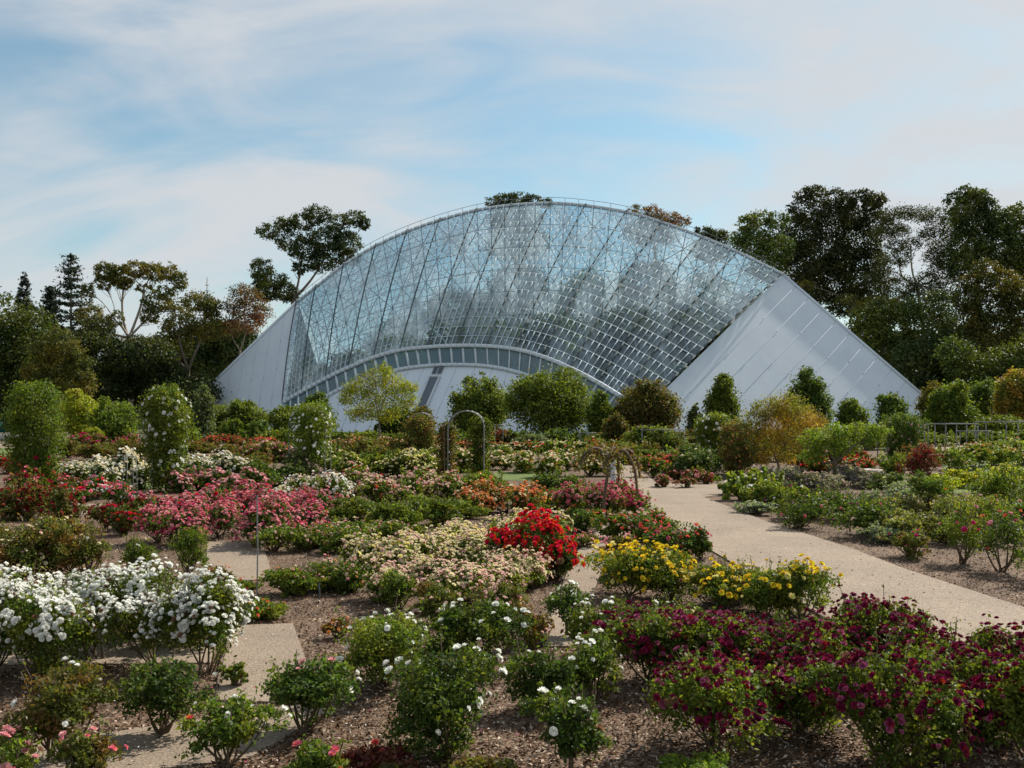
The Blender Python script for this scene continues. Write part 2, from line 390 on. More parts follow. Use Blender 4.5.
def leaves(c, size, rng, up=0.5, narrow=0.62, nrm=None):
    n = len(c)
    nn = rng.normal(size=(n, 3)); nn[:, 2] += up
    if nrm is not None: nn += nrm
    nn /= np.linalg.norm(nn, axis=1)[:, None] + 1e-9
    t = np.cross(nn, rng.normal(size=(n, 3))); t /= np.linalg.norm(t, axis=1)[:, None] + 1e-9
    b = np.cross(nn, t)
    Ls = (size * rng.uniform(.65, 1.3, n))[:, None]
    Wd = Ls * narrow
    V = np.stack([c - t * Ls / 2, c + b * Wd / 2 + nn * Ls * .12 - t * Ls * .05, c + t * Ls / 2, c - b * Wd / 2 + nn * Ls * .12 - t * Ls * .05], 1).reshape(-1, 3)
    Fc = np.arange(n * 4).reshape(-1, 4)
    return V, Fc
def rdir(n, rng):
    v = rng.normal(size=(n, 3)); return v / (np.linalg.norm(v, axis=1)[:, None] + 1e-9)

# template flower: cupped petals in rings
def flower_template(rings, seed=0):
    rng = np.random.default_rng(seed); Vs = []; Fs = []; n = 0
    for (cnt, rin, rout, z0, z1, wid) in rings:
        for k in range(cnt):
            a = 2 * pi * (k + rng.uniform(-.15, .15)) / cnt + rng.uniform(0, .4) + rin * 9
            ca, sa = cos(a), sin(a)
            def pt(r, s, z): return (r * ca - s * sa, r * sa + s * ca, z)
            zz = z1 + rng.uniform(-.05, .05)
            ro = rout * rng.uniform(.88, 1.08)
            rm = (rin + ro) * .55
            Vs += [pt(rin, -wid * .25, z0), pt(rin, wid * .25, z0), pt(rm, wid * .55, (z0 + zz) * .5 - .02), pt(rm, -wid * .55, (z0 + zz) * .5 - .02),
                   pt(ro, wid * .32, zz), pt(ro, -wid * .32, zz)]
            Fs += [(n, n + 1, n + 2, n + 3), (n + 3, n + 2, n + 4, n + 5)]; n += 6
    return np.array(Vs), np.array(Fs)
FT = [flower_template([(6, .05, .50, -.05, .10, .52), (5, .04, .36, 0, .26, .42), (4, .02, .20, .05, .36, .30)], s) for s in range(3)]
FS = flower_template([(5, .04, .5, -.02, .12, .56), (3, .02, .25, .05, .32, .4)], 5)
FLAT = flower_template([(5, .02, .5, 0, .05, .55)], 6)

def place_flowers(pos, nrm, size, tmpl, rng):
    V, Fc = tmpl; n = len(pos)
    z = nrm / (np.linalg.norm(nrm, axis=1)[:, None] + 1e-9)
    x = np.cross(z, rng.normal(size=(n, 3))); x /= np.linalg.norm(x, axis=1)[:, None] + 1e-9
    y = np.cross(z, x)
    s = (size * rng.uniform(.55, 1.22, n))[:, None, None]
    out = pos[:, None] + s * (V[None, :, 0:1] * x[:, None] + V[None, :, 1:2] * y[:, None] + V[None, :, 2:3] * z[:, None])
    f = (Fc[None] + (np.arange(n) * len(V))[:, None, None]).reshape(-1, 4)
    return out.reshape(-1, 3), f

FLOWER_ME = {}
def flower_me(col, k):
    if (col, k) not in FLOWER_ME:
        FLOWER_ME[(col, k)] = mesh('flower', FT[k][0], FT[k][1], P_[col])
    return FLOWER_ME[(col, k)]

# ------------------------------------------------------------------ rose bushes
def rose_parts(root, w, h, leaf, cols, nf, fs, rng, leafn=None, leafsz=.05, clear=.22, near=False, spread=1.0, lumps=9, canes=9,
               caps=75, cluster=1, top=0.0, flat=1.0, standard=0, leafdens=1.0, stemmat=None):
    rx, rz = w / 2, (h * (1 - clear)) / 2
    cz = h * clear + rz
    # lumps of growth: irregular rounded mass
    lumps = lumps + 5
    lc = rdir(lumps, rng) * (rng.uniform(.25, .95, lumps) ** .8)[:, None]
    lr = rng.uniform(.22, .55, lumps)
    lc = np.vstack([lc, [[0, 0, 0]]]); lr = np.append(lr, .60)
    def inside_scale(p): return p * np.array([rx, rx, rz]) + np.array([0, 0, cz])
    A = rx * rz * 4 + rx * rx * 3.2
    if leafn is None: leafn = int(leafdens * 3.6 * A / (leafsz * leafsz * .31))
    leafn = int(min(leafn, 7500 if near else 2300))
    ncl = max(24, leafn // 14)
    k = rng.choice(len(lc), ncl, p=lr ** 2 / (lr ** 2).sum())
    dd = rdir(ncl, rng); dd[:, 2] = np.where((dd[:, 2] < -.3) & (rng.random(ncl) < .35), -dd[:, 2] * .6, dd[:, 2])
    cc = lc[k] + dd * (lr[k] * rng.uniform(.62, 1.05, ncl))[:, None]
    q = rng.integers(0, ncl, leafn)
    pts = inside_scale(cc[q] + rng.normal(0, .085, (leafn, 3)))
    # some leaf sprays that stick out past the mass
    sel = rng.random(leafn) < .07
    pts[sel] += (pts[sel] - np.array([0, 0, cz])) * rng.uniform(.05, .22, (sel.sum(), 1))
    # long new shoots rising clear of the mass
    ns = int(rng.integers(4, 9)) if h > .35 else 0; sh = []
    for i in range(ns):
        a = rng.uniform(0, 2 * pi); q0 = rx * rng.uniform(.2, .8); b0 = np.array([cos(a) * q0, sin(a) * q0, cz + rz * .4])
        b1 = b0 * [1.25, 1.25, 1] + [0, 0, rz * rng.uniform(.5, 1.05)]; sh.append((b0, b1))
        u = rng.random(14)[:, None]; pts = np.vstack([pts, b0 + (b1 - b0) * u + rng.normal(0, .025, (14, 3))])
    pts[:, 2] = np.maximum(pts[:, 2], .02)
    V, Fc = leaves(pts, leafsz, rng, up=.6)
    ob('foliage', mesh('foliage', V, Fc, L[leaf]), root)
    # canes
    tb = []
    tips = inside_scale(lc * 1.0)
    for b0, b1 in sh: tb.append(tube([b0, (b0 + b1) / 2 + rng.normal(0, .015, 3), b1], .006 if near else .01, .003, 4))
    if standard:
        tb.append(tube([(0, 0, 0), (.01, 0, h * clear * .5), (0, .01, h * clear + rz * .6)], .022 if near else .035, sides=6))
        st = np.array([0, 0, h * clear])
    else: st = None
    for i in range(canes):
        tip = tips[i % len(tips)].copy(); tip[2] = max(tip[2], h * .4)
        a = rng.uniform(0, 2 * pi); q1 = rng.uniform(.02, .11) * min(1, w); p0 = st if st is not None else np.array([cos(a) * q1, sin(a) * q1, 0])
        mid = p0 + (tip - p0) * .45 + np.array([tip[0] * .25, tip[1] * .25, -.02]) + rng.normal(0, .05 * w, 3)
        t = np.linspace(0, 1, 6)[:, None]
        pl = (1 - t) ** 2 * p0 + 2 * t * (1 - t) * mid + t * t * (tip * 1.02)
        tb.append(tube(pl, .013 if near else .02, .005, sides=5))
    nfull = nf
    # flowers
    fp = fn = None
    if nf:
        ng = max(1, nf // cluster)
        k = rng.choice(len(lc), ng * 6, p=lr ** 2 / (lr ** 2).sum())
        dd = rdir(ng * 6, rng); dd[:, 2] = np.abs(dd[:, 2]) * (.6 + flat) - .15; dd /= np.linalg.norm(dd, axis=1)[:, None]
        p = lc[k] + dd * lr[k][:, None] * 1.05
        # keep the outermost candidates
        out = (p[:, None] - lc[None]); ins = (np.linalg.norm(out, axis=2) < lr[None] * .97).any(1)
        ok = np.where((~ins) & (p[:, 2] > top - .45))[0]
        if len(ok) < ng: ok = np.arange(ng * 6)
        ok = ok[:ng]
        ctr = p[ok]; dn = dd[ok]
        rep = int(math.ceil(nf / len(ok)))
        ctr = np.repeat(ctr, rep, 0)[:nf]; dn = np.repeat(dn, rep, 0)[:nf]
        fp = inside_scale(ctr); fn = dn.copy()
        if cluster > 1: fp = fp + rng.normal(0, fs * .62, fp.shape)
        if near:
            cols = list(cols) + [('brown', .05 * sum(c[1] for c in cols))]
        fp += dn * rng.uniform(.0, .07, (len(fp), 1)); fn[:, 2] += .5; fn += rng.normal(0, .25, fn.shape)
        if near:  # flower stalks join the flowers to the bush
            for q_ in range(min(len(fp), 60)):
                b = fp[q_] * .8 + np.array([0, 0, cz * .12])
                tb.append(tube([b, (b + fp[q_]) / 2 + np.array([0, 0, -.01]), fp[q_]], .004, .003, sides=3))
    V, Fc = merge(tb)
    ob('stems', mesh('stems', V, Fc, stemmat or M_cane), root)
    if nf:
        cw = np.array([c[1] for c in cols], float); cw /= cw.sum()
        ci = rng.choice(len(cols), len(fp), p=cw)
        if near:
            m = min(caps, len(fp))
            for i in range(m):
                o = ob('flower', flower_me(cols[ci[i]][0], int(rng.integers(0, 3))), root, fp[i])
                z = Vector(fn[i]).normalized()
                o.rotation_mode = 'QUATERNION'; o.rotation_quaternion = z.to_track_quat('Z', 'Y')
                s = fs * rng.uniform(.45, 1.08); o.scale = (s, s, s)
            fp, fn, ci = fp[m:], fn[m:], ci[m:]
        if not near and len(fp) <= 26:
            for i in range(len(fp)):
                o = ob('flower', flower_me(cols[ci[i]][0], int(rng.integers(0, 3))), root, fp[i])
                o.rotation_mode = 'QUATERNION'; o.rotation_quaternion = Vector(fn[i]).to_track_quat('Z', 'Y')
                sc_ = fs * rng.uniform(.55, 1.15); o.scale = (sc_, sc_, sc_)
            fp = fp[:0]
        if len(fp):
            TT = FT[0] if near or fs < .11 else FS
            V, Fc = place_flowers(fp, fn, fs * .92, TT, rng)
            per = len(TT[1])
            o = ob('flowers', mesh('flowers', V, Fc, [P_[c[0]] for c in cols], np.repeat(ci, per)), root)
            if near: o['kind'] = 'stuff'
    return root

def gp(px, py):                       # ground point seen at pixel row / column of the survey sketch
    d = CH * F / (py - HZ)
    return np.array([(px - 512) * d / F, d, 0.0]), d
def fp3(px, py, Y):
    return np.array([(px - 512) * Y / F, Y, CH + (HZ - py) * Y / F])

SEED = [11]
def rng_new():
    SEED[0] += 1; return np.random.default_rng(SEED[0])

def rose(px, py, wpx, hpx, leaf, cols, nf, fs, label, cat='rose bush', name='rose_bush', near=None, group=None, **kw):
    g, d = gp(px, py)
    if near is None: near = d < 19.5
    w, h = wpx * d / F, hpx * d / F * (.86 if near else .95)
    g[1] += w * .30; g[0] *= g[1] / d       # the stem stands behind the front edge of the foliage
    k = g[1] / d; w *= k; h *= k
    r = thing(name, label, cat, tuple(g), group)
    kw.setdefault('leafsz', max(.044, .0040 * d ** .88))
    kw['clear'] = kw.get('clear', .22) * .72
    rose_parts(r, w, h, leaf, cols, nf, max(fs, .0028 * d), rng_new(), near=near, **kw)
    return r

NUMW = ['zero', 'one', 'two', 'three', 'four', 'five', 'six', 'seven', 'eight', 'nine', 'ten', 'eleven', 'twelve']
def ordinal(i, n):
    if n == 1: return ''
    if i == 0: return 'leftmost of ' + NUMW[n]
    if i == n - 1: return 'rightmost of ' + NUMW[n]
    w = ['', 'second', 'third', 'fourth', 'fifth', 'sixth', 'seventh', 'eighth', 'ninth', 'tenth'][i]
    return w + ' from left'

def row(x0, y0, x1, y1, n, wpx, hpx, leaf, cols, nf, fs, label, group, jit=1.0, name='rose_bush', cat='rose bush', protos=3, **kw):
    rg = rng_new(); pr = []
    ym = (y0 + y1) / 2; _, dm = gp(0, ym)
    w, h = wpx * dm / F * 1.28, hpx * dm / F * .96
    kw['clear'] = kw.get('clear', .1) * .4
    nf = int(nf * (2.0 if ym < 520 else 1.45))
    xs = np.linspace(x0, x1, n) if n > 1 else np.array([(x0 + x1) / 2])
    step = abs(x1 - x0) / max(1, n - 1)
    for i in range(n):
        t = i / max(1, n - 1)
        px = xs[i] + rg.uniform(-.22, .22) * step * jit; py = y0 + (y1 - y0) * t + rg.uniform(-.03, .03) * (ym - HZ) * 2 * jit
        g, d = gp(px, py)
        lab = label + ((', ' + ordinal(i, n)) if n > 1 else '')
        sc = rg.uniform(.86, 1.14)
        s3 = (sc * rg.uniform(.93, 1.1), sc * rg.uniform(.93, 1.1), sc * rg.uniform(.86, 1.12))
        if i < protos:
            r = thing(name, lab, cat, tuple(g), group, rg.uniform(0, 6.28)); r.scale = s3
            kw2 = dict(kw); kw2.setdefault('leafsz', max(.050, .0042 * dm ** .88))
            rose_parts(r, w, h, leaf, cols, nf, max(fs, .0026 * dm), rng_new(), near=dm < 19.5, **kw2)
            pr.append(r)
        else:
            dup(pr[int(rg.integers(0, len(pr)))], lab, tuple(g), rg.uniform(0, 6.28), s3)

# ------------------------------------------------------------------ trees (crown clumps laid round a branching trunk)
def tree(name, label, d, blobs, leaf, lsz, base, nleaf=None, trunk=None, bark=None, dens=1.0, cat='tree', group=None, tr=.28, twig=True,
         clump=.16, fork=None, branches=True, shell=.62, narrow=.6, up=.5, flowers=None, grow=1.12):
    rng = rng_new()
    bz = np.array([fp3(b[0], b[1], d) for b in blobs])
    rad = np.array([[b[2] * d / F, b[3] * d / F] for b in blobs])
    bx = (base[0] - 512) * d / F
    root = thing(name, label, cat, (bx, d, 0), group)
    loc = bz - np.array([bx, d, 0]); 
    for i, b in enumerate(blobs):
        loc[i, 1] += (b[4] * d / F) if len(b) > 4 else rng.uniform(-.5, .5) * rad[i, 0]
    if d > 115 and any(w_ in label for w_ in ('right', 'skyline', 'flank', 'conservatory', 'far left')): grow = 1.24
    rad = rad * grow
    A = (rad[:, 0] * rad[:, 1])
    if nleaf is None: nleaf = int(min(24000, dens * 16.0 * A.sum() / (lsz * lsz * .3)))
    ncl = max(40, nleaf // 16)
    k = rng.choice(len(blobs), ncl, p=A / A.sum())
    dd = rdir(ncl, rng)
    cc = loc[k] + dd * np.stack([rad[k, 0], rad[k, 0], rad[k, 1]], 1) * rng.uniform(shell, 1.0, ncl)[:, None]
    q = rng.integers(0, ncl, nleaf)
    sg = (rad[k[q]].mean(1) * clump)[:, None]
    pts = cc[q] + rng.normal(0, 1, (nleaf, 3)) * sg * np.array([1, 1, .75])
    pts[:, 2] = np.maximum(pts[:, 2], .1)
    V, Fc = leaves(pts, lsz, rng, up=up, nrm=dd[q] * .7, narrow=narrow)
    ob('crown', mesh('crown', V, Fc, L[leaf]), root)
    # trunk and limbs
    tb = []
    fk = fp3(fork[0], fork[1], d) - np.array([bx, d, 0]) if fork else np.array([0, 0, loc[:, 2].min() * .8 if len(loc) > 1 else loc[0, 2] * .5])
    tb.append(tube(curve3(np.zeros(3), fk, tr * .8, rng, 7), tr, tr * .7, 8))
    nodes = [fk]; nr = [tr * .7]
    for i in sorted(range(len(blobs)), key=lambda i: np.linalg.norm(loc[i] - fk)):
        dist = [np.linalg.norm(loc[i] - q_) + (.8 * np.linalg.norm(q_ - fk)) for q_ in nodes]
        j = int(np.argmin(dist)); r0 = nr[j] * .72; r1 = max(r0 * .55, tr * .08)
        pl = curve3(nodes[j], loc[i], np.linalg.norm(loc[i] - nodes[j]) * .09, rng, 7)
        tb.append(tube(pl, r0, r1, 6)); nodes.append(loc[i]); nr.append(r1)
        if twig:
            for j2 in range(5):
                e = loc[i] + rdir(1, rng)[0] * rad[i, 0] * .8
                tb.append(tube(curve3(pl[4], e, rad[i, 0] * .12, rng, 5), max(r1 * .5, .01), tr * .04, 4))
    V, Fc = merge(tb)
    ob('trunk', mesh('trunk', V, Fc, bark or M_bark), root)
    if flowers:
        col, nfl, fsz = flowers
        kk = rng.choice(len(blobs), nfl, p=A / A.sum()); dd = rdir(nfl, rng); dd[:, 1] = -np.abs(dd[:, 1])
        p = loc[kk] + dd * np.stack([rad[kk, 0], rad[kk, 0], rad[kk, 1]], 1) * 1.03
        p[:, 2] = np.maximum(p[:, 2], .1)
        V, Fc = place_flowers(p, dd + np.array([0, -.2, .4]), fsz, FS, rng)
        ob('flowers', mesh('flowers', V, Fc, P_[col]), root)
    return root

def bushmass(name, label, px, py, wpx, hpx, leaf, lsz=None, cat='shrub', group=None, dens=1.0, lumps=7, flowers=None, clear=.05, narrow=.6, up=.5, pointy=0):
    """a rounded shrub of leafy lumps standing on the ground"""
    g, d = gp(px, py); rng = rng_new(); bl = []
    top, rx = py - hpx, wpx / 2
    for i in range(lumps):
        a = rng.uniform(-1, 1); t = rng.uniform(0, 1)
        wd = (1 - pointy * t)
        yy = py - hpx * (clear + .24 + (.80 - clear - .24) * t * (1 - .42 * a * a))
        bl.append((px + a * rx * .62 * wd, yy, rx * .42 * (1 - pointy * t * .5), hpx * .20, rng.uniform(-.5, .5) * rx * wd))
    for i in range(lumps + 4):       # smaller tufts breaking the outline
        a = rng.uniform(0, 2 * pi); t = rng.uniform(.25, 1.0); q = rng.uniform(.62, .98)
        bl.append((px + cos(a) * rx * q * (1 - .62 * t * t) * (1 - pointy * t), py - hpx * (.2 + .74 * t), rx * rng.uniform(.13, .26), hpx * rng.uniform(.07, .14), sin(a) * rx * q * (1 - .4 * t)))
    bl.append((px, py - hpx * .46, rx * .62 * (1 - pointy * .4), hpx * .36, 0)); bl.append((px, py - hpx * .26, rx * .68, hpx * .24, 0))
    if pointy: bl.append((px, top + hpx * .16, rx * .25, hpx * .15, 0))
    return tree(name, label, d, bl, leaf, lsz or max(.06, .0028 * d), (px, py), cat=cat, group=group, dens=dens, tr=.05 + .004 * hpx * d / F, fork=(px, py - hpx * .25), narrow=narrow, up=up, flowers=flowers, clump=.27)

# ================================================================== SETTING
def sheet(name, poly, z, m, thick=0.0, kind='structure'):
    n = len(poly); V = [(p[0], p[1], z) for p in poly]; Fc = [tuple(range(n))]
    if thick:
        V += [(p[0], p[1], z - thick) for p in poly]
        Fc += [(i, (i + 1) % n, n + (i + 1) % n, n + i) for i in range(n)]
    me = bpy.data.meshes.new(name); me.from_pydata(V, [], Fc); me.materials.append(m)
    o = ob(name, me); tag(o, kind=kind); return o
def gpoly(pts): return [tuple(gp(*p)[0]) for p in pts]
sheet('ground', [(-4000, -40), (4000, -40), (4000, 6000), (-4000, 6000)], 0, M_earth)
sheet('garden_bed', [(-42, 4), (34, 4), (40, 40), (34, 66), (-34, 72), (-42, 40)], .004, M_mulch)
main_path = gpoly([(608, 458), (617, 480), (632, 497), (655, 513), (700, 545), (760, 580), (830, 622), (930, 680), (1024, 735), (1200, 835), (1300, 735),
                   (1150, 664), (1024, 609), (910, 572), (850, 549), (800, 533), (768, 523), (730, 508), (704, 498), (760, 488), (850, 480), (850, 475), (760, 481), (713, 485), (660, 484), (640, 473), (622, 459)])
cross_path = gpoly([(632, 503), (600, 530), (574, 556), (548, 622), (545, 648), (572, 648), (590, 605), (600, 575), (640, 535), (654, 516)])
left_path = gpoly([(207, 543), (206, 582), (274, 581), (262, 543)])
lower_path = gpoly([(236, 627), (224, 660), (217, 702), (318, 706), (306, 662), (293, 625)])
left_cross = gpoly([(-260, 752), (60, 742), (300, 706), (330, 712), (250, 760), (-200, 815)])
back_strip = gpoly([(-120, 647), (170, 640), (215, 652), (210, 664), (-130, 668)])
mid_strip = gpoly([(60, 503), (165, 508), (165, 518), (58, 514)])
pave = [main_path, cross_path, left_path, lower_path, left_cross, back_strip, mid_strip]
sheet('main_path', main_path, .030, M_path, .03)
sheet('cross_path', cross_path, .026, M_path, .025)
sheet('side_path', left_path, .026, M_path, .025)
sheet('side_path', lower_path, .026, M_path, .025)
sheet('front_path', left_cross, .022, M_path, .02)
sheet('back_path', back_strip, .018, M_path, .015)
sheet('bed_path', mid_strip, .018, M_path, .015)
sheet('far_path', gpoly([(915, 452), (940, 444), (985, 437.5), (1100, 437), (1100, 441), (1000, 443), (965, 449), (950, 454)]), .03, M_path, .03)
sheet('far_left_path', gpoly([(-200, 445), (90, 444), (330, 447), (330, 449.5), (90, 448), (-200, 449)]), .03, M_path, .03)
sheet('lawn', gpoly([(140, 478), (185, 476), (182, 488), (138, 490)]), .012, M_lawn)
sheet('lawn', gpoly([(495, 472), (560, 473), (558, 482), (492, 480)]), .012, M_lawn)
sheet('lawn', gpoly([(940, 462), (1080, 452), (1100, 480), (955, 494)]), .012, M_lawn)
sheet('lawn', gpoly([(942, 446), (1100, 440), (1100, 450), (950, 456)]), .012, M_lawn)
sheet('lawn', gpoly([(-200, 448), (20, 448), (16, 456), (-200, 458)]), .012, M_lawn)

# wood chips lying on the near beds
def inpoly(x, y, poly):
    r = np.zeros(len(x), bool); n = len(poly)
    for i in range(n):
        x0, y0 = poly[i][:2]; x1, y1 = poly[(i + 1) % n][:2]
        c = ((y0 > y) != (y1 > y)) & (x < (x1 - x0) * (y - y0) / (y1 - y0 + 1e-12) + x0)
        r ^= c
    return r
rg = np.random.default_rng(3)
n = 90000
Yc = 7.2 * (26 / 7.2) ** rg.random(n); Xc = rg.uniform(-.58, .62, n) * Yc
k = np.ones(n, bool)
for p in pave: k &= ~inpoly(Xc, Yc, p)
k |= rg.random(n) < .02
cc = np.stack([Xc[k], Yc[k], np.full(k.sum(), .016) + rg.uniform(0, .016, k.sum())], 1)
onp = np.zeros(len(cc), bool)
for p in pave: onp |= inpoly(cc[:, 0], cc[:, 1], p)
cc[onp, 2] = .036
V, Fc = leaves(cc, .048, rg, up=1.5, narrow=.40)
V[:, 2] = np.maximum(V[:, 2], .008)
V[np.repeat(onp, 4), 2] = np.maximum(V[np.repeat(onp, 4), 2], .033)
tag(ob('wood_chips', mesh('wood_chips', V, Fc, M_chip)), 'scattered brown and grey wood chip mulch between the rose bushes', 'mulch', kind='stuff')
# fallen petals and litter
n = 1500
Yp = 7.5 * (22 / 7.5) ** rg.random(n); Xp = rg.uniform(-.55, .6, n) * Yp
V, Fc = leaves(np.stack([Xp, Yp, np.full(n, .046)], 1), .032, rg, up=5, narrow=.8)
V[:, 2] = np.maximum(V[:, 2], .034)
tag(ob('fallen_petals', mesh('fallen_petals', V, Fc, [P_['blush'], P_['brown'], P_['mauve'], P_['white']], rg.choice(4, n, p=[.25, .5, .15, .1]))), 'fallen petals and dry leaves lying on the mulch', 'petals', kind='stuff')
# timber edging boards along the beds
def edging(pts, label, z=.02):
    p = [gp(*q)[0] + np.array([0, 0, z / 2]) for q in pts]
    V, Fc = beams([(p[i], p[i + 1], .03, z + .03) for i in range(len(p) - 1)])
    tag(ob('timber_edging', mesh('timber_edging', V, Fc, M_timber)), label, 'edging')
edging([(234, 627), (222, 660), (215, 702)], 'dark timber edging along the left side of the lower garden slab')
edging([(572, 556), (546, 622), (543, 648)], 'dark timber edging beside the short middle path')
edging([(762, 582.5), (832, 624.5)], 'dark timber edging below the yellow roses beside the wide path')

# ================================================================== CONSERVATORY
def catmull(P, n):
    P = np.asarray(P, float); Q = np.vstack([2 * P[0] - P[1], P, 2 * P[-1] - P[-2]]); out = []
    for i in range(1, len(Q) - 2):
        for t in np.arange(n) / n:
            a, b, c, e = Q[i - 1], Q[i], Q[i + 1], Q[i + 2]
            out.append(.5 * ((2 * b) + (-a + c) * t + (2 * a - 5 * b + 4 * c - e) * t * t + (-a + 3 * b - 3 * c + e) * t ** 3))
    out.append(P[-1]); return np.array(out)
ridge_px = [(298, 301), (317, 286), (345, 264), (377, 245), (408, 231), (441, 219.5), (477, 210), (512, 205), (551, 203), (586, 205.5), (627, 212), (662, 222), (703, 237), (738, 252), (783, 274)]
low_px = [(284, 403), (303, 392), (327, 379), (350, 368), (375, 358), (401, 351), (428, 348), (457, 346.5), (487, 347), (515, 350), (541, 357), (570, 369), (597, 383), (620, 397), (643, 411)]
def rY(px): t = (px - 298) / 485; return 133 - 10 * t + 3 * sin(pi * t)
Q1 = fp3(298, 301, 133); P1 = fp3(783, 274, 123)
Q3 = np.array([(280 - 512) * .120, 120, 0]); P3 = np.array([(619.5 - 512) * .104, 104, 0])
def online(A, B, py):
    for t in np.linspace(0, 1, 400):
        p = A * (1 - t) + B * t
        if HZ - (p[2] - CH) * F / p[1] >= py: return p
    return B
Lq = online(Q1, Q3, 403); Lp = online(P1, P3, 411)
RB = np.array([fp3(x, y, rY(x)) for x, y in ridge_px])
LB = []
for i, (x, y) in enumerate(low_px):
    t = i / 14.0
    Yd = Lq[1] * (1 - t) + Lp[1] * t - 0.9 * sin(pi * t)
    LB.append(fp3(x, y, Yd))
LB = np.array(LB); LB[0] = Lq; LB[-1] = Lp
NS = 5
R_ = catmull(RB, NS); L_ = catmull(LB, NS); NC = len(R_)
NR = 18
vv = np.linspace(0, 1, NR + 1)
G = R_[:, None] * (1 - vv)[None, :, None] + L_[:, None] * vv[None, :, None]      # NC x NR+1 x 3
# gentle outward belly
nrm = np.cross(R_[2] - R_[0], L_[0] - R_[0])
bel = np.sin(vv * pi)[None, :, None] * np.array([0, -.5, .45])[None, None, :]
G = G + bel
cons = thing('conservatory', 'huge arched glass and white steel conservatory rising behind the rose garden', 'greenhouse', (4, 122, 0))
CO = np.array([4, 122, 0.])
def cob(name, V, Fc, m, **k): return ob(name, mesh(name, np.asarray(V) - CO, Fc, m, **k), cons)
def grid_faces(a, b):
    i = np.arange(a - 1)[:, None] * b; j = np.arange(b - 1)[None]
    return np.stack([i + j, i + j + 1, i + b + j + 1, i + b + j], -1).reshape(-1, 4)
# panes: one glazed bay between two dark ribs
for bidx in range(14):
    Vs = []; 
    for c in range(bidx * NS, (bidx + 1) * NS):
        for r in range(NR):
            q = [G[c, r], G[c + 1, r], G[c + 1, r + 1], G[c, r + 1]]
            m = sum(q) / 4
            tilt = np.random.default_rng(c * 40 + r).normal(0, .012, 3)
            Vs += [m + (x - m) * .985 + np.cross(tilt, x - m) for x in q]
    cob('glass_bay', np.array(Vs), np.arange(len(Vs)).reshape(-1, 4), M_glass)
def sn(c, r):
    c = min(c, NC - 2); r = min(r, NR - 1)
    n_ = np.cross(G[c + 1, r] - G[c, r], G[c, r + 1] - G[c, r]); n_ /= np.linalg.norm(n_)
    return n_ if n_[1] < 0 else -n_
seg = []
for c in range(NC):
    if c % NS: seg += [(G[c, r] + sn(c, r) * .20, G[c, r + 1] + sn(c, r) * .20, .10, .03, sn(c, r)) for r in range(NR)]
cob('glazing_bars', *beams(seg), M_bar)
seg = []
for r in range(0, NR + 1):
    seg += [(G[c, r] + sn(c, r) * .16, G[c + 1, r] + sn(c, r) * .16, .085, .03, sn(c, r)) for c in range(NC - 1)]
cob('purlins', *beams(seg), M_bar)
for i in range(15):
    c = i * NS
    cob('rib', *beams([(G[c, r] + sn(c, r) * .32, G[c, r + 1] + sn(c, r) * .32, .15, .08, sn(c, r)) for r in range(NR)]), M_darkmet)
# inner space frame, one and a half metres behind the glass
inn = np.array([0, 1.5, -1.3])
G2 = G + inn[None, None]
seg = []
for c in range(0, NC - 1, 5):
    for r in range(0, NR, 3):
        r2 = min(r + 3, NR); c2 = min(c + 5, NC - 1)
        seg.append((G2[c, r], G2[c2, r2], .075, .04)); seg.append((G2[c2, r], G2[c, r2], .075, .04))
cob('space_frame', *beams(seg), M_lattice)
# ridge: straight falls at both ends to the ground
def ground_end(A, px, py, Y):
    B = fp3(px, py, Y); t = A[2] / (A[2] - B[2]); return A + (B - A) * t
P2 = ground_end(P1, 915, 388, 118.5); Q2 = ground_end(Q1, 204, 392, 135)
# back slope
DB = np.array([2.0, 20.0, 0])
Bk = R_.copy(); Bk[:, 1] += 17; Bk[:, 2] = 5.0
nb = 9; v2 = np.linspace(0, 1, nb)
GB = R_[:, None] * (1 - v2)[None, :, None] + Bk[:, None] * v2[None, :, None] + np.sin(v2 * pi)[None, :, None] * np.array([0, 2, 2.])[None, None]
cob('back_glazing', GB.reshape(-1, 3), grid_faces(NC, nb), M_glass)
seg = []
for c in range(0, NC, 2): seg += [(GB[c, r], GB[c, r + 1], .10) for r in range(nb - 1)]
for r in range(nb): seg += [(GB[c, r], GB[c + 1, r], .08) for c in range(NC - 1)]
for c in range(0, NC - 4, 4):
    for r in range(0, nb - 1, 2):
        seg.append((GB[c, r], GB[c + 4, r + 2], .08)); seg.append((GB[c + 4, r], GB[c, r + 2], .08))
cob('back_frame', *beams(seg), M_lattice)
# rear wall below the back slope and rear flanks
def slab(pts, th, m, name):
    pts = np.array(pts); nn = np.cross(pts[1] - pts[0], pts[2] - pts[0]); nn /= np.linalg.norm(nn)
    if nn[1] < 0: nn = -nn
    n = len(pts); V = np.vstack([pts, pts + nn * th])
    Fc = [tuple(range(n)), tuple(range(2 * n - 1, n - 1, -1))] + [(i, (i + 1) % n, n + (i + 1) % n, n + i) for i in range(n)]
    return cob(name, V, Fc, m)
Pb = np.array([P3[0] + 14, 141, 0]); Qb = np.array([Q3[0] + 1, 152, 0])
slab([P1, P2, Pb], .3, M_white, 'rear_flank'); slab([Q1, Q2, Qb], .3, M_white, 'rear_flank')
V = []; 
for c in range(NC): V += [Bk[c], Bk[c] * [1, 1, 0]]
cob('rear_wall', np.array(V), grid_faces(NC, 2), M_white)
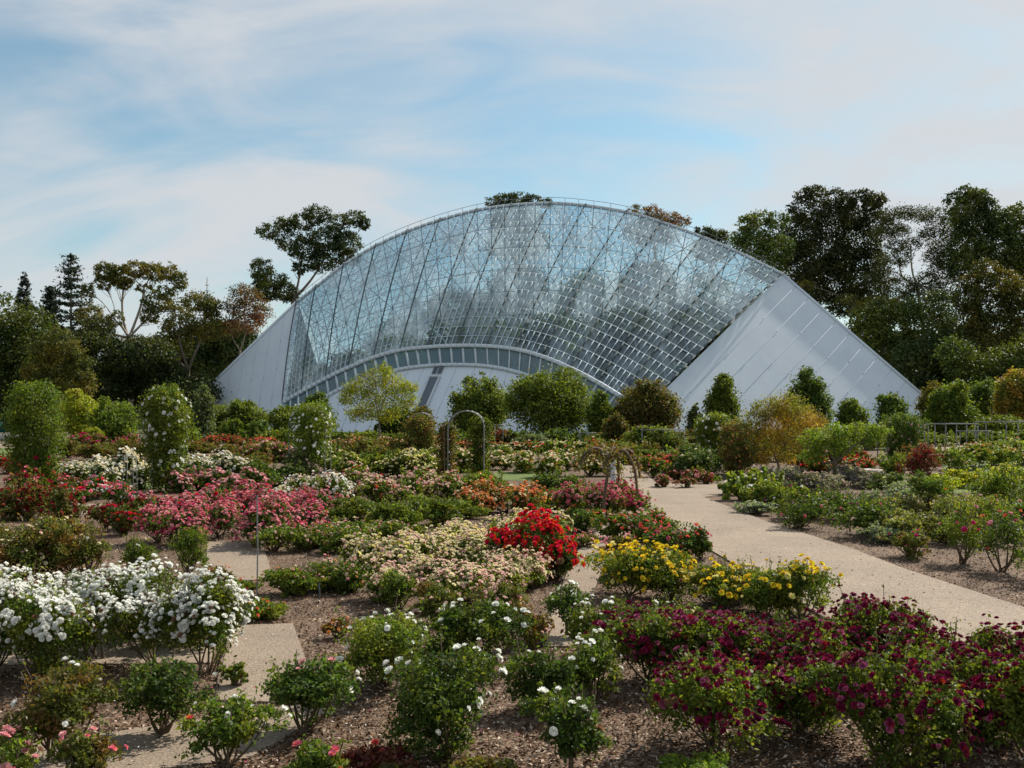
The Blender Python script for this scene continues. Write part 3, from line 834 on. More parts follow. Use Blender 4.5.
# big white flanks
slab([P1, P2, P3], .35, M_white, 'right_flank')
slab([Q1, Q2, Q3], .35, M_white, 'left_flank')
def seams(A, B, Cc, n, name, a0=0):
    nn = np.cross(B - A, Cc - A); nn /= np.linalg.norm(nn)
    if nn[1] > 0: nn = -nn
    for i in range(1, n):
        t = i / n; a = A + (B - A) * t; b = Cc + (B - Cc) * t; dots = []
        dots.append((a + nn * .006, b + nn * .006, .05, .012, nn)); e = (b - a) / np.linalg.norm(b - a)
        for u in (.22, .47, .72):
            p = a + (b - a) * (u + .03 * (i % 3)) + nn * .03; dots.append((p - e * .12, p + e * .12, .12, .03, nn))
        cob(name, *beams(dots), M_seam)
seams(P1, P2, P3, 13, 'panel_seam'); seams(Q1, Q2, Q3, 10, 'panel_seam')
# ridge cap, handrail
allr = np.vstack([[Q2], R_, [P2]])
cob('ridge_cap', *beams([(allr[i] + [0, .1, 0], allr[i + 1] + [0, .1, 0], .7, .3) for i in range(len(allr) - 1)]), M_white)
seg = []
for i in range(1, NC - 1):
    a = R_[i]; 
    if i % 2 == 0: seg.append((a + [0, .1, .2], a + [0, .1, .75], .05))
    seg.append((R_[i - 1] + [0, .1, .75], a + [0, .1, .75], .05))
cob('handrail', *beams(seg), M_galv)
# eave beam, glazed clerestory band and leaning white front wall
cob('eave_beam', *beams([(L_[i] + [0, -.3, .1], L_[i + 1] + [0, -.3, .1], .5, .4) for i in range(NC - 1)]), M_white)
b2_px = [(281, 424), (303, 412), (329, 395), (352, 384), (378, 375), (404, 368.5), (430, 365.5), (458, 364.5), (488, 366), (514, 371), (538, 379), (564, 388), (588, 399), (608, 412), (628, 424)]
B2 = np.array([fp3(x, y, LB[i][1] - .9) for i, (x, y) in enumerate(b2_px)])
B2_ = catmull(B2, NS)
Vb = []
for c in range(NC): Vb += [L_[c] + [0, -.25, -.1], B2_[c]]
cob('clerestory_glass', np.array(Vb), grid_faces(NC, 2), M_tint_sky)
seg = [(L_[c] + [0, -.3, -.1], B2_[c] + [0, -.06, 0], .22, .15) for c in range(0, NC, 2)]
cob('clerestory_mullions', *beams(seg), M_whitemet)
cob('wall_head_beam', *beams([(B2_[i] + [0, -.2, 0], B2_[i + 1] + [0, -.2, 0], .5, .35) for i in range(NC - 1)]), M_white)
Vw = []
base = []
for c in range(NC):
    g = B2_[c].copy(); g[1] -= 2.0 + 4.0 * sin(pi * c / (NC - 1)); g[0] *= g[1] / B2_[c][1]; g[0] -= 1.2 * (B2_[c][2]) * .35; g[2] = 0; base.append(g); Vw += [B2_[c], g]
base = np.array(base)
cob('front_wall', np.array(Vw), grid_faces(NC, 2), M_white)
cob('wall_seams', *beams([(B2_[c] + [0, -.03, .02], base[c] + [0, -.03, 0.02], .02) for c in range(2, NC - 2, 3)]), M_seam)
# service door strip with its two small windows on the front wall
c = 31
def wp(c, t, o=.12): 
    i = int(c); f = c - i
    a = B2_[i] * (1 - f) + B2_[min(i + 1, NC - 1)] * f; b = base[i] * (1 - f) + base[min(i + 1, NC - 1)] * f
    return a * (1 - t) + b * t + np.array([0, -o, .05])
cob('door_leaf', np.array([wp(31.0, .20), wp(32.6, .20), wp(32.6, .98), wp(31.0, .98)]), [(0, 1, 2, 3)], M_slot)
cob('door_frame', *beams([(wp(30.9, .18, .2), wp(30.9, .98, .2), .18), (wp(32.7, .18, .2), wp(32.7, .98, .2), .18), (wp(30.9, .18, .2), wp(32.7, .18, .2), .18)]), M_whitemet)
for a in (31.0, 32.0):
    cob('window', np.array([wp(a, .03, .2), wp(a + .7, .03, .2), wp(a + .7, .14, .2), wp(a, .14, .2)]), [(0, 1, 2, 3)], M_darkmet)
sheet('conservatory_floor', [(Q3[0], 116), (0, 108), (P3[0], 106), (P3[0] + 16, 124), (P3[0] + 12, 140), (0, 148), (Q3[0], 150)], .02, M_floor)

# plants growing inside the conservatory
inside = [(-27, 131, 8, 5.5), (-17, 124, 8, 5), (-4, 120, 8, 4.5), (6, 118.5, 8, 4.5), (18, 118, 8.5, 4.5), (7, 135, 15, 8), (-3, 136, 14, 8), (16, 133, 16, 8), (22, 128, 15, 7), (-12, 136, 11, 7), (26, 124, 13, 6), (28, 119, 8, 5), (-21, 130, 10, 5), (-14, 128, 12, 5.5), (-8, 131, 14, 6), (-2, 128, 12.5, 5.5), (4, 130, 15, 6.5), (9, 127, 11, 5.5), (14, 127, 15, 6.5), (19, 124, 12, 5.5), (23, 121, 8, 4.5), (1, 124, 7, 4), (12, 121, 7.5, 4.5), (-10, 125, 6.5, 4)]
for i, (x, y, h, r) in enumerate(inside):
    pxc = x * F / y + 512
    f = lambda z: HZ - (z - CH) * F / y
    bl = [(pxc, f(h * .8), r * .45 * F / y, r * .34 * F / y), (pxc - r * .4 * F / y, f(h * .62), r * .4 * F / y, r * .33 * F / y), (pxc + r * .42 * F / y, f(h * .58), r * .4 * F / y, r * .34 * F / y), (pxc, f(h * .4), r * .55 * F / y, r * .4 * F / y)]
    tree('rainforest_tree', 'leafy rainforest tree seen growing inside the glass conservatory', y, bl, ['fmid', 'green', 'fmid', 'fdark'][i % 4], .55, (pxc, 430), group='rainforest trees inside the conservatory', dens=.8, tr=.2)

# ================================================================== BACKGROUND TREES
tree('tree', 'broad dark tree filling the far left edge below the cypress', 118, [(8, 318, 26, 20), (32, 330, 22, 20), (4, 352, 30, 26), (34, 362, 28, 26), (10, 392, 34, 26), (40, 395, 26, 24), (-25, 335, 25, 30), (-30, 380, 30, 34)], 'fmid', .42, (15, 431), dens=.9)
cyp = [(24, 280 + i * 9, 2.5 + i * 1.25, 7) for i in range(10)]
tree('cypress', 'slim dark pointed cypress top rising at the far left', 150, cyp, 'fpine', .35, (24, 424), dens=1.1, twig=False)
# hoop pine with tiers of branches
def hoop_pine(label, cx, top, basey, hw, d):
    rng = rng_new(); r = thing('hoop_pine', label, 'pine tree', tuple(fp3(cx, 425, d) * [1, 1, 0]))
    H = fp3(cx, top, d)[2]; z0 = fp3(cx, basey, d)[2]; Wm = hw * d / F
    tb = [tube([(0, 0, 0), (0, 0, H * .5), (0, 0, H)], .38, .05, 8)]; P = []
    nt_ = 17
    for i in range(nt_):
        z = H - (H - z0) * ((i + .3) / nt_); rr = Wm * (((i + .8) / nt_) ** .6) * rng.uniform(.88, 1.1)
        nb_ = 6
        for k in range(nb_):
            a = 2 * pi * (k + rng.uniform(-.25, .25)) / nb_; q = rr * rng.uniform(.8, 1.08)
            zz = z + rng.uniform(-.5, .5) * (H - z0) / nt_; e = np.array([cos(a) * q, sin(a) * q, zz + q * rng.uniform(0, .22)]); m = np.array([cos(a) * q * .5, sin(a) * q * .5, zz - q * .05])
            tb.append(tube([(0, 0, zz), m, e], .07, .03, 4))
            nn = int(62 * q / Wm) + 18; u = rng.uniform(.25, 1.05, nn)[:, None]
            P.append(np.array([0, 0, zz]) * (1 - u) ** 2 + 2 * u * (1 - u) * m + u * u * e + rng.normal(0, 1, (nn, 3)) * [.34, .34, .13] * (.4 + u))
    P = np.concatenate(P); V, Fc = leaves(P, .5, rng, up=1.2, narrow=.5); ob('crown', mesh('crown', V, Fc, L['fpine']), r)
    V, Fc = merge(tb); ob('trunk', mesh('trunk', V, Fc, M_bark), r)
hoop_pine('tall hoop pine with tiered branches, behind the trees at left', 71, 258, 372, 31, 152)
hoop_pine('small pale hoop pine beside the tall hoop pine', 50, 288, 362, 13, 158)
tree('gum_tree', 'umbrella shaped gum tree with olive crowns on pale forked limbs', 140,
     [(106, 272, 11, 9, 0), (118, 276, 12, 10, 5), (137, 270, 12, 8, -3), (151, 272, 12, 9, 4), (168, 272, 11, 8, -4), (178, 281, 9, 9, 2), (160, 303, 15, 9, -4), (90, 314, 13, 9, 3), (117, 320, 8, 8, -6), (180, 313, 12, 8, 4), (144, 288, 9, 4, 0), (88, 292, 7, 8, 0), (104, 283, 9, 7, 0), (124, 284, 9, 6, 0), (100, 328, 14, 10, 3), (150, 316, 10, 7, 0), (165, 292, 10, 6, 2), (140, 352, 22, 14, 0)],
     'feuc', .30, (128, 426), bark=M_palebark, fork=(129, 338), tr=.42, dens=1.3, clump=.13, cat='gum tree')
tree('gum_tree', 'brown green gum tree between the umbrella gum and the copper tree', 134, [(196, 301, 17, 8), (210, 308, 10, 8), (182, 326, 16, 10), (205, 328, 17, 12), (170, 345, 18, 12)], 'feuc', .34, (190, 428), fork=(188, 370), tr=.4, cat='gum tree', dens=1.1)
tree('tree', 'sparse copper leaved tree touching the left slope of the conservatory', 136, [(240, 291, 9, 6), (252, 300, 11, 10), (233, 306, 10, 8), (246, 322, 13, 9), (262, 315, 8, 8), (228, 326, 9, 8)], 'frust', .28, (238, 428), fork=(240, 350), tr=.25, dens=.65, clump=.22)
tree('tree', 'tall dark tree behind the white left flank', 152, [(222, 340, 24, 18), (200, 350, 20, 16), (240, 345, 18, 18), (180, 366, 26, 18), (215, 376, 30, 20), (245, 362, 22, 20)], 'fdark', .45, (215, 427), dens=1)
tree('tree', 'dark tree below the umbrella gum tree', 128, [(150, 358, 24, 18), (128, 366, 20, 18), (110, 350, 18, 14), (150, 385, 30, 20), (105, 385, 26, 20), (185, 392, 30, 18), (88, 345, 14, 14)], 'fdark', .42, (140, 428), dens=1)
tree('tree', 'dark rounded tree left of the umbrella gum tree', 132, [(96, 330, 14, 12), (75, 345, 18, 14), (104, 338, 10, 10), (70, 395, 26, 22)], 'fshade', .4, (90, 428), dens=.9)
tree('tree', 'yellow green drooping tree in front of the hoop pine', 104, [(58, 336, 12, 8), (70, 350, 14, 10), (48, 352, 14, 10), (80, 362, 12, 8), (58, 368, 20, 11), (84, 375, 11, 8), (38, 374, 14, 12), (66, 385, 24, 12)], 'feuc', .27, (62, 433), dens=1.1, tr=.2)
tree('gum_tree', 'tall dark gum tree with open clumped crown behind the left glass slope', 165,
     [(268, 231, 12, 7), (285, 224, 11, 7), (303, 222, 12, 8), (318, 216, 13, 9), (336, 222, 12, 8), (354, 219, 12, 7), (365, 224, 6, 6), (290, 241, 14, 9), (306, 250, 15, 10), (326, 241, 17, 12), (345, 243, 14, 12), (348, 258, 11, 9), (322, 262, 14, 9), (260, 268, 11, 9), (272, 280, 14, 9), (286, 292, 12, 10), (266, 292, 11, 9), (300, 268, 8, 6), (258, 280, 8, 7)],
     'fdark', .38, (287, 424), fork=(293, 300), tr=.5, clump=.14, dens=1.05, cat='gum tree')
tree('gum_tree', 'dark tree top just showing above the highest point of the arch', 172, [(494, 202, 8, 5), (506, 199, 10, 5), (520, 198, 11, 5), (534, 200, 9, 4), (545, 203, 7, 4), (515, 216, 26, 12), (515, 240, 30, 18)], 'fdark', .38, (515, 423), fork=(515, 250), tr=.4, cat='gum tree')
tree('gum_tree', 'brownish tree top showing behind the right half of the arch', 176, [(640, 210, 9, 4), (654, 212, 9, 5), (668, 218, 10, 5), (682, 222, 9, 4), (655, 230, 24, 12)], 'frust', .35, (655, 422), fork=(655, 245), tr=.4, dens=.7, cat='gum tree')
tree('gum_tree', 'low dark tree top peeping over the arch right of the brownish one', 178, [(705, 231, 9, 4), (718, 235, 9, 5), (712, 248, 18, 12)], 'fdark', .38, (712, 422), fork=(712, 260), tr=.4, cat='gum tree')
for i, (x, tp, w) in enumerate([(400, 318, 34), (455, 290, 40), (520, 268, 40), (590, 275, 44), (650, 262, 40), (705, 275, 40), (755, 292, 34)]):
    tree('park_tree', 'dark tree standing behind the conservatory, glimpsed through both layers of glass', 164 + (i % 3) * 4, [(x, tp + 20, w * .6, 18), (x - w * .5, tp + 50, w * .6, 26), (x + w * .5, tp + 55, w * .6, 26), (x, tp + 85, w * .9, 34)], ['fdark', 'fmid'][i % 2], .5, (x, 424), group='trees glimpsed through the conservatory', tr=.4)
# right-hand mass
tree('gum_tree', 'green gum tree nearest the arch on the right skyline', 150, [(748, 224, 10, 7), (762, 219, 12, 7), (776, 222, 10, 8), (742, 240, 10, 9), (757, 242, 16, 12), (775, 250, 15, 14), (765, 268, 16, 12)], 'fmid', .38, (765, 425), fork=(768, 280), tr=.4, cat='gum tree', dens=.85)
tree('gum_tree', 'tall dark double topped gum tree above the right flank', 158,
     [(806, 196, 9, 7), (818, 193, 10, 7), (832, 200, 12, 8), (796, 212, 9, 9), (812, 216, 17, 12), (830, 222, 18, 14), (800, 238, 18, 16), (824, 250, 24, 18), (802, 264, 22, 18), (828, 280, 26, 20), (806, 290, 20, 16), (790, 250, 14, 14)],
     'fshade', .42, (815, 424), fork=(815, 300), tr=.6, cat='gum tree')
tree('gum_tree', 'dark rounded gum tree beside the double topped gum', 155, [(846, 203, 9, 8), (858, 198, 10, 7), (870, 203, 11, 8), (880, 200, 8, 6), (852, 218, 16, 12), (874, 222, 16, 12), (860, 242, 20, 16), (845, 262, 16, 18), (862, 285, 22, 18), (874, 262, 12, 14), (848, 302, 18, 14)],
     'fshade', .42, (858, 424), fork=(860, 300), tr=.55, cat='gum tree')
tree('gum_tree', 'airy gum tree with pale limbs and sky showing through', 148,
     [(890, 215, 11, 6), (905, 212, 12, 6), (922, 214, 13, 7), (938, 216, 13, 7), (950, 226, 12, 8), (960, 233, 8, 6), (884, 232, 11, 8), (900, 230, 10, 7), (898, 258, 10, 8), (890, 276, 10, 7), (906, 286, 12, 9), (928, 232, 10, 6), (936, 258, 11, 9), (944, 276, 13, 10), (926, 276, 8, 6), (882, 292, 8, 8), (872, 278, 7, 8), (912, 244, 9, 6), (892, 246, 9, 7), (922, 292, 14, 9), (940, 240, 12, 9), (948, 258, 11, 9), (882, 262, 9, 8), (900, 298, 14, 8), (936, 296, 14, 10)],
     'fshade', .27, (934, 426), fork=(917, 285), bark=M_palebark, tr=.32, dens=1.1, clump=.26, cat='gum tree')
tree('tree', 'tall dense dark tree at the right end of the skyline', 142, [(956, 200, 9, 7), (968, 194, 10, 7), (980, 200, 10, 8), (962, 214, 12, 10), (990, 208, 10, 9), (978, 222, 18, 14), (1000, 222, 14, 12), (970, 244, 18, 15), (996, 248, 20, 16), (962, 266, 14, 14)], 'fdark', .42, (980, 426), fork=(978, 280), tr=.5)
tree('tree', 'dark tree cut by the right edge of the skyline', 145, [(1012, 216, 9, 8), (1024, 212, 10, 9), (1018, 232, 16, 12), (1030, 250, 20, 16), (1050, 230, 20, 20), (1012, 262, 14, 12), (1040, 280, 30, 20)], 'fmid', .42, (1030, 426), fork=(1028, 290), tr=.5)
tree('tree', 'olive brown tree under the tall dark tree at right', 132, [(988, 270, 12, 9), (976, 284, 14, 10), (1000, 286, 14, 12), (964, 298, 16, 12), (990, 304, 20, 14), (1012, 300, 14, 13), (968, 322, 22, 14), (1000, 330, 24, 16), (1026, 320, 20, 18), (980, 350, 26, 16)], 'feuc', .36, (990, 428), fork=(990, 350), tr=.4, dens=.9)
tree('tree', 'dark green tree beyond the right flank edge', 138, [(862, 318, 15, 11), (880, 312, 15, 12), (868, 335, 16, 12), (892, 332, 18, 13), (890, 350, 22, 14), (912, 312, 14, 12), (915, 345, 20, 16)], 'fmid', .38, (895, 427), dens=.9)
tree('tree', 'yellow green tree showing above the white right flank', 145, [(872, 303, 12, 6), (892, 306, 14, 7), (904, 312, 12, 8), (884, 316, 12, 7), (806, 286, 7, 4), (848, 300, 9, 5)], 'feuc', .3, (885, 426), dens=.9, tr=.25)
tree('tree', 'low dark tree behind the right end of the conservatory', 126, [(915, 372, 22, 14), (935, 356, 20, 14), (950, 378, 22, 15), (930, 392, 24, 14), (912, 355, 13, 12), (940, 330, 16, 14), (935, 306, 12, 12)], 'fdark', .38, (930, 429))
tree('tree', 'dark green tree at right beside the olive brown tree', 118, [(955, 352, 16, 12), (972, 372, 18, 13), (1000, 366, 22, 14), (1022, 362, 18, 16), (990, 388, 26, 14), (1020, 392, 24, 14), (960, 398, 20, 12), (1050, 360, 26, 30)], 'fmid', .36, (990, 430))
# radio mast far behind, a pale house between the trees
mast = thing('radio_mast', 'thin lattice radio mast on the skyline left of the tall gum tree', 'mast', tuple(fp3(207, 412, 420) * [1, 1, 0]))
mz = fp3(207, 277, 420)[2]
V, Fc = beams([((-.5, 0, 0), (-.12, 0, mz), .12), ((.5, 0, 0), (.12, 0, mz), .12)] + [((-.3, 0, z), (.3, 0, z + 2), .1) for z in np.arange(mz * .55, mz * .95, 2.5)] + [((-.9, 0, z), (.9, 0, z), .22) for z in (mz * .85, mz * .9, mz * .94)])
ob('mast_frame', mesh('mast_frame', V, Fc, M_galv), mast)
hc = fp3(150, 425, 200) * [1, 1, 0]
house = thing('house', 'pale walled building glimpsed between the limbs of the umbrella gum', 'building', tuple(hc))
hz_ = fp3(150, 342, 200)[2]
def boxm(x0, x1, y0, y1, z0, z1):
    V = np.array([(x, y, z) for z in (z0, z1) for x, y in ((x0, y0), (x1, y0), (x1, y1), (x0, y1))], float)
    return V, np.array([[0, 3, 2, 1], [4, 5, 6, 7], [0, 1, 5, 4], [1, 2, 6, 5], [2, 3, 7, 6], [3, 0, 4, 7]])
V, Fc = boxm(-9, 6, 0, 9, 0, hz_ - 1.2); ob('wall', mesh('wall', V, Fc, M_ply), house)
V = np.array([(-9.6, -.6, hz_ - 1.2), (6.6, -.6, hz_ - 1.2), (6.6, 9.6, hz_ - 1.2), (-9.6, 9.6, hz_ - 1.2), (-7, 4.5, hz_ + 1.2), (4, 4.5, hz_ + 1.2)])
ob('roof', mesh('roof', V, [(0, 1, 5, 4), (1, 2, 5), (2, 3, 4, 5), (3, 0, 4), (0, 3, 2, 1)], M_palebark), house)

# far-off wood behind everything, one mass
rg = np.random.default_rng(77)
n = 26000; px = rg.uniform(-260, 1290, n)
top = np.interp(px, [-260, 0, 60, 150, 240, 300, 700, 850, 950, 1290], [340, 345, 360, 350, 335, 372, 372, 335, 330, 320]) + 8 * np.sin(px * .07) + 5 * np.sin(px * .19 + 1)
yy = 424 - (424 - top) * np.sqrt(rg.random(n)); dd_ = rg.uniform(182, 200, n)
pts = np.stack([(px - 512) * dd_ / F, dd_, CH + (HZ - yy) * dd_ / F], 1)
V, Fc = leaves(pts, 1.5, rg, up=.5, narrow=.75); V[:, 2] = np.maximum(V[:, 2], 0)
tag(ob('far_wood', mesh('far_wood', V, Fc, L['fdark'])), 'dark distant wood closing the view behind the park trees', 'wood', kind='stuff')

# ================================================================== MIDDLE TREES AND SHRUBS
def tuft(*a, **k): return tree(*a, **k)
bushmass('shrub', 'yellow green upright shrub behind the left rose pillar', 78, 440, 34, 52, 'yellow')
bushmass('shrub', 'bright green shrub between the two rose pillars', 116, 441, 52, 42, 'lime')
bushmass('shrub', 'yellow green shrub right behind the right rose pillar', 178, 439, 36, 40, 'yellow', lumps=8)
bushmass('shrub', 'tall pale grey green shrub below the left end of the conservatory', 202, 440, 26, 54, 'sage', pointy=.4)
bushmass('shrub', 'wide dark hedge shrub below the white left flank', 238, 438, 62, 38, 'green', lumps=10, dens=1.2)
bushmass('shrub', 'small fresh green shrub in front of the dark hedge shrub', 232, 443, 26, 24, 'lime')
bushmass('shrub', 'small dark shrub beside the palm like plant', 258, 443, 26, 22, 'dark')
bushmass('shrub', 'low yellow green ground shrub at the foot of the bright green shrub', 92, 444, 26, 16, 'yellow')
bushmass('shrub', 'second low yellow green ground shrub beside the grey green shrub', 188, 444, 36, 16, 'lime')
bushmass('shrub', 'dark shrub at the far left behind the rose pillar', 40, 438, 60, 40, 'dark', lumps=9)
bushmass('tree', 'dark rounded evergreen behind the white climbing rose arch', 316, 441, 38, 50, 'dark', cat='tree', pointy=.3)
bushmass('shrub', 'light green shrub left of the climbing rose arch', 286, 441, 38, 34, 'green')
tree('tree', 'airy yellow green young tree before the conservatory', 72, [(378, 375, 12, 8), (362, 386, 12, 8), (392, 384, 12, 9), (350, 398, 10, 7), (375, 398, 14, 9), (402, 400, 13, 9), (365, 412, 12, 7), (388, 414, 12, 7), (348, 388, 7, 5), (410, 388, 8, 6), (384, 368, 6, 5), (355, 414, 9, 6)],
     'yellow', .14, (379, 447), dens=.6, tr=.09, fork=(379, 418), clump=.28, bark=M_bark)
bushmass('shrub', 'dark round shrub under the yellow green young tree', 398, 441, 42, 34, 'dark')
bushmass('shrub', 'olive green shrub beside the dark round shrub', 422, 441, 26, 38, 'olive')
bushmass('tree', 'dark green round tree left of the big domed tree', 478, 438, 60, 62, 'green', cat='tree', lumps=10, dens=1.3)
bushmass('tree', 'big domed dark green tree at the centre of the conservatory', 550, 440, 92, 68, 'green', cat='tree', lumps=14, dens=1.4)
bushmass('tree', 'bright yellow green pointed tree right of the big domed tree', 600, 441, 32, 50, 'lime', cat='tree', pointy=.5)
bushmass('tree', 'brown tinged rounded tree before the right end of the glass', 645, 441, 66, 60, 'olive', cat='tree', lumps=11)
bushmass('shrub', 'small bronze shrub between the bright pointed and brown trees', 616, 445, 26, 32, 'olive')
bushmass('shrub', 'low bronze shrub at the foot of the brown tinged tree', 640, 446, 30, 20, 'copper')
bushmass('tree', 'conical olive green tree before the white right flank', 722, 440, 44, 64, 'green', cat='tree', pointy=.65, dens=1.2)
bushmass('shrub', 'slim blue green shrub left of the conical tree', 694, 440, 16, 36, 'sage', pointy=.3)
bushmass('tree', 'dark evergreen tree before the white right flank', 805, 438, 50, 68, 'dark', cat='tree', pointy=.35, lumps=11, dens=1.3)
bushmass('tree', 'bright green young tree right of the dark evergreen', 852, 440, 38, 42, 'lime', cat='tree', pointy=.5)
bushmass('tree', 'grey green dense tree at the right tip of the conservatory', 890, 437, 34, 44, 'dark', cat='tree')
bushmass('tree', 'olive yellow tree just right of the conservatory tip', 934, 436, 34, 58, 'feuc', cat='tree', pointy=.35)
bushmass('tree', 'bright green tree behind the grey rails at right', 952, 438, 52, 56, 'lime', cat='tree', lumps=10, pointy=.2)
bushmass('tree', 'dark bushy tree behind the rails at right', 978, 436, 40, 60, 'dark', cat='tree')
bushmass('tree', 'pale autumn coloured tree at the right edge', 1016, 438, 44, 72, 'autumn', cat='tree', lumps=10, dens=.9, pointy=.2)
bushmass('shrub', 'dark green hedge shrub below the right hand rails', 1000, 441, 70, 24, 'green')
bushmass('shrub', 'clipped grey green domed shrub before the big domed tree', 532, 447, 38, 12, 'sage', dens=1.6)
bushmass('shrub', 'small silver domed shrub beside the clipped grey green one', 553, 451, 22, 10, 'silver', dens=1.4)
bushmass('shrub', 'dark red leaved low shrub under the dark green round tree', 498, 444, 40, 14, 'red')
bushmass('shrub', 'green shrub behind the grey metal frame at centre right', 655, 452, 60, 26, 'green')

# pale retaining wall and teal screen at far left
w0, w1 = gp(-160, 441)[0], gp(64, 441)[0]
t = thing('garden_wall', 'low pale concrete wall at the far left beyond the roses', 'wall', tuple(w0))
V, Fc = beams([(np.array([0, 0, .3]), w1 - w0 + [0, 0, .3], .25, .6)]); ob('wall_body', mesh('wall_body', V, Fc, M_ply), t)
V, Fc = beams([(np.array([0, 0, .64]), w1 - w0 + [0, 0, .64], .36, .08)]); ob('coping', mesh('coping', V, Fc, M_ply), t)
w0, w1 = gp(-160, 438)[0], gp(12, 438)[0]
t = thing('shade_cloth_fence', 'teal shade cloth fence at the far left edge', 'fence', tuple(w0))
V, Fc = beams([(np.array([0, 0, .9]), w1 - w0 + [0, 0, .9], .04, 1.1)]); ob('shade_cloth', mesh('shade_cloth', V, Fc, M_teal), t)
for i in range(7):
    a = (w1 - w0) * i / 6; V, Fc = beams([(a, a + [0, 0, 1.6], .07)]); ob('post', mesh('post', V, Fc, M_galv), t)

# ================================================================== ARCHES, FRAMES, PILLARS
def arch(px0, px1, ybase, ytop, label, depth=1.4, bars=7, m=None):
    g0, d = gp(px0, ybase); g1, _ = gp(px1, ybase); w = g1[0] - g0[0]; H = (ybase - ytop) * d / F
    r = thing('garden_arch', label, 'garden arch', tuple((g0 + g1) / 2)); m = m or M_galv
    sp = H - min(w / 2, .55)
    def hoop(y, ph=0): 
        P = [(-w / 2, y, 0), (-w / 2, y, sp)]
        for a in np.linspace(pi, 0, 11)[1:-1]:
            P.append((cos(a) * w / 2, y, sp + sin(a) * (H - sp)))
        return P + [(w / 2, y, sp), (w / 2, y, 0)]
    for y in (0, depth):
        V, Fc = tube(hoop(y), .020, sides=8); ob('hoop', mesh('hoop', V, Fc, m, smooth=True), r)
    h = hoop(0); sg = []
    for i in range(1, len(h) - 1): sg.append((np.array(h[i]), np.array(h[i]) + [0, depth, 0], .04))
    for z in np.arange(.4, sp, .45):
        for s in (-1, 1): sg.append((np.array([s * w / 2, 0, z]), np.array([s * w / 2, depth, z]), .03))
    V, Fc = beams(sg); ob('crossbars', mesh('crossbars', V, Fc, m), r)
    return r
def frame(px0, px1, ybase, ytop, label, posts=3, m=None, drop=0, depth=1.5):
    g0, d = gp(px0, ybase); g1, _ = gp(px1, ybase); w = g1[0] - g0[0]; H = (ybase - ytop) * d / F; m = m or M_galv
    r = thing('trellis_frame', label, 'trellis frame', tuple(g0))
    for i in range(posts):
        x = w * i / (posts - 1)
        for y in (0, depth):
            V, Fc = beams([((x, y, 0), (x, y, H - .03), .045)]); ob('post', mesh('post', V, Fc, m), r)
    for y in (0, depth):
        V, Fc = beams([((-.04, y, H), (w + .04, y, H), .055)]); ob('rail', mesh('rail', V, Fc, m), r)
    V, Fc = beams([((w * i / (posts - 1), .045, H - .002), (w * i / (posts - 1), depth - .045, H - .002), .06) for i in range(posts)]); ob('crossbars', mesh('crossbars', V, Fc, m), r)
    return r
arch(448, 484, 490, 411, 'plain grey metal hoop arch left of centre, nearer of the two bare arches')
arch(411, 432, 462, 413, 'smaller grey hoop arch behind the nearer bare arch')
arch(289, 325, 482, 409, 'grey hoop arch covered by a white climbing rose', depth=1.2)
frame(642, 684, 453, 430, 'grey rectangular frame between the brown tree and the white climbing rose')
frame(495, 503, 446, 425, 'small pale frame in front of the dark green round tree', posts=2, depth=.8)
frame(580, 596, 445, 433, 'low grey frame by the bright pointed tree', posts=2, depth=.8)
frame(888, 928, 462, 425, 'nearest grey pipe frame with white posts at right', posts=3)
frame(935, 978, 455, 424, 'second grey pipe frame from the left in the right hand row')
frame(986, 1050, 452, 422, 'rightmost grey pipe frame in the right hand row')
frame(838, 878, 450, 427, 'grey pipe frame half hidden by the spreading green tree')
frame(960, 992, 446, 431, 'low pale rail beyond the pipe frames', posts=3, depth=.6)

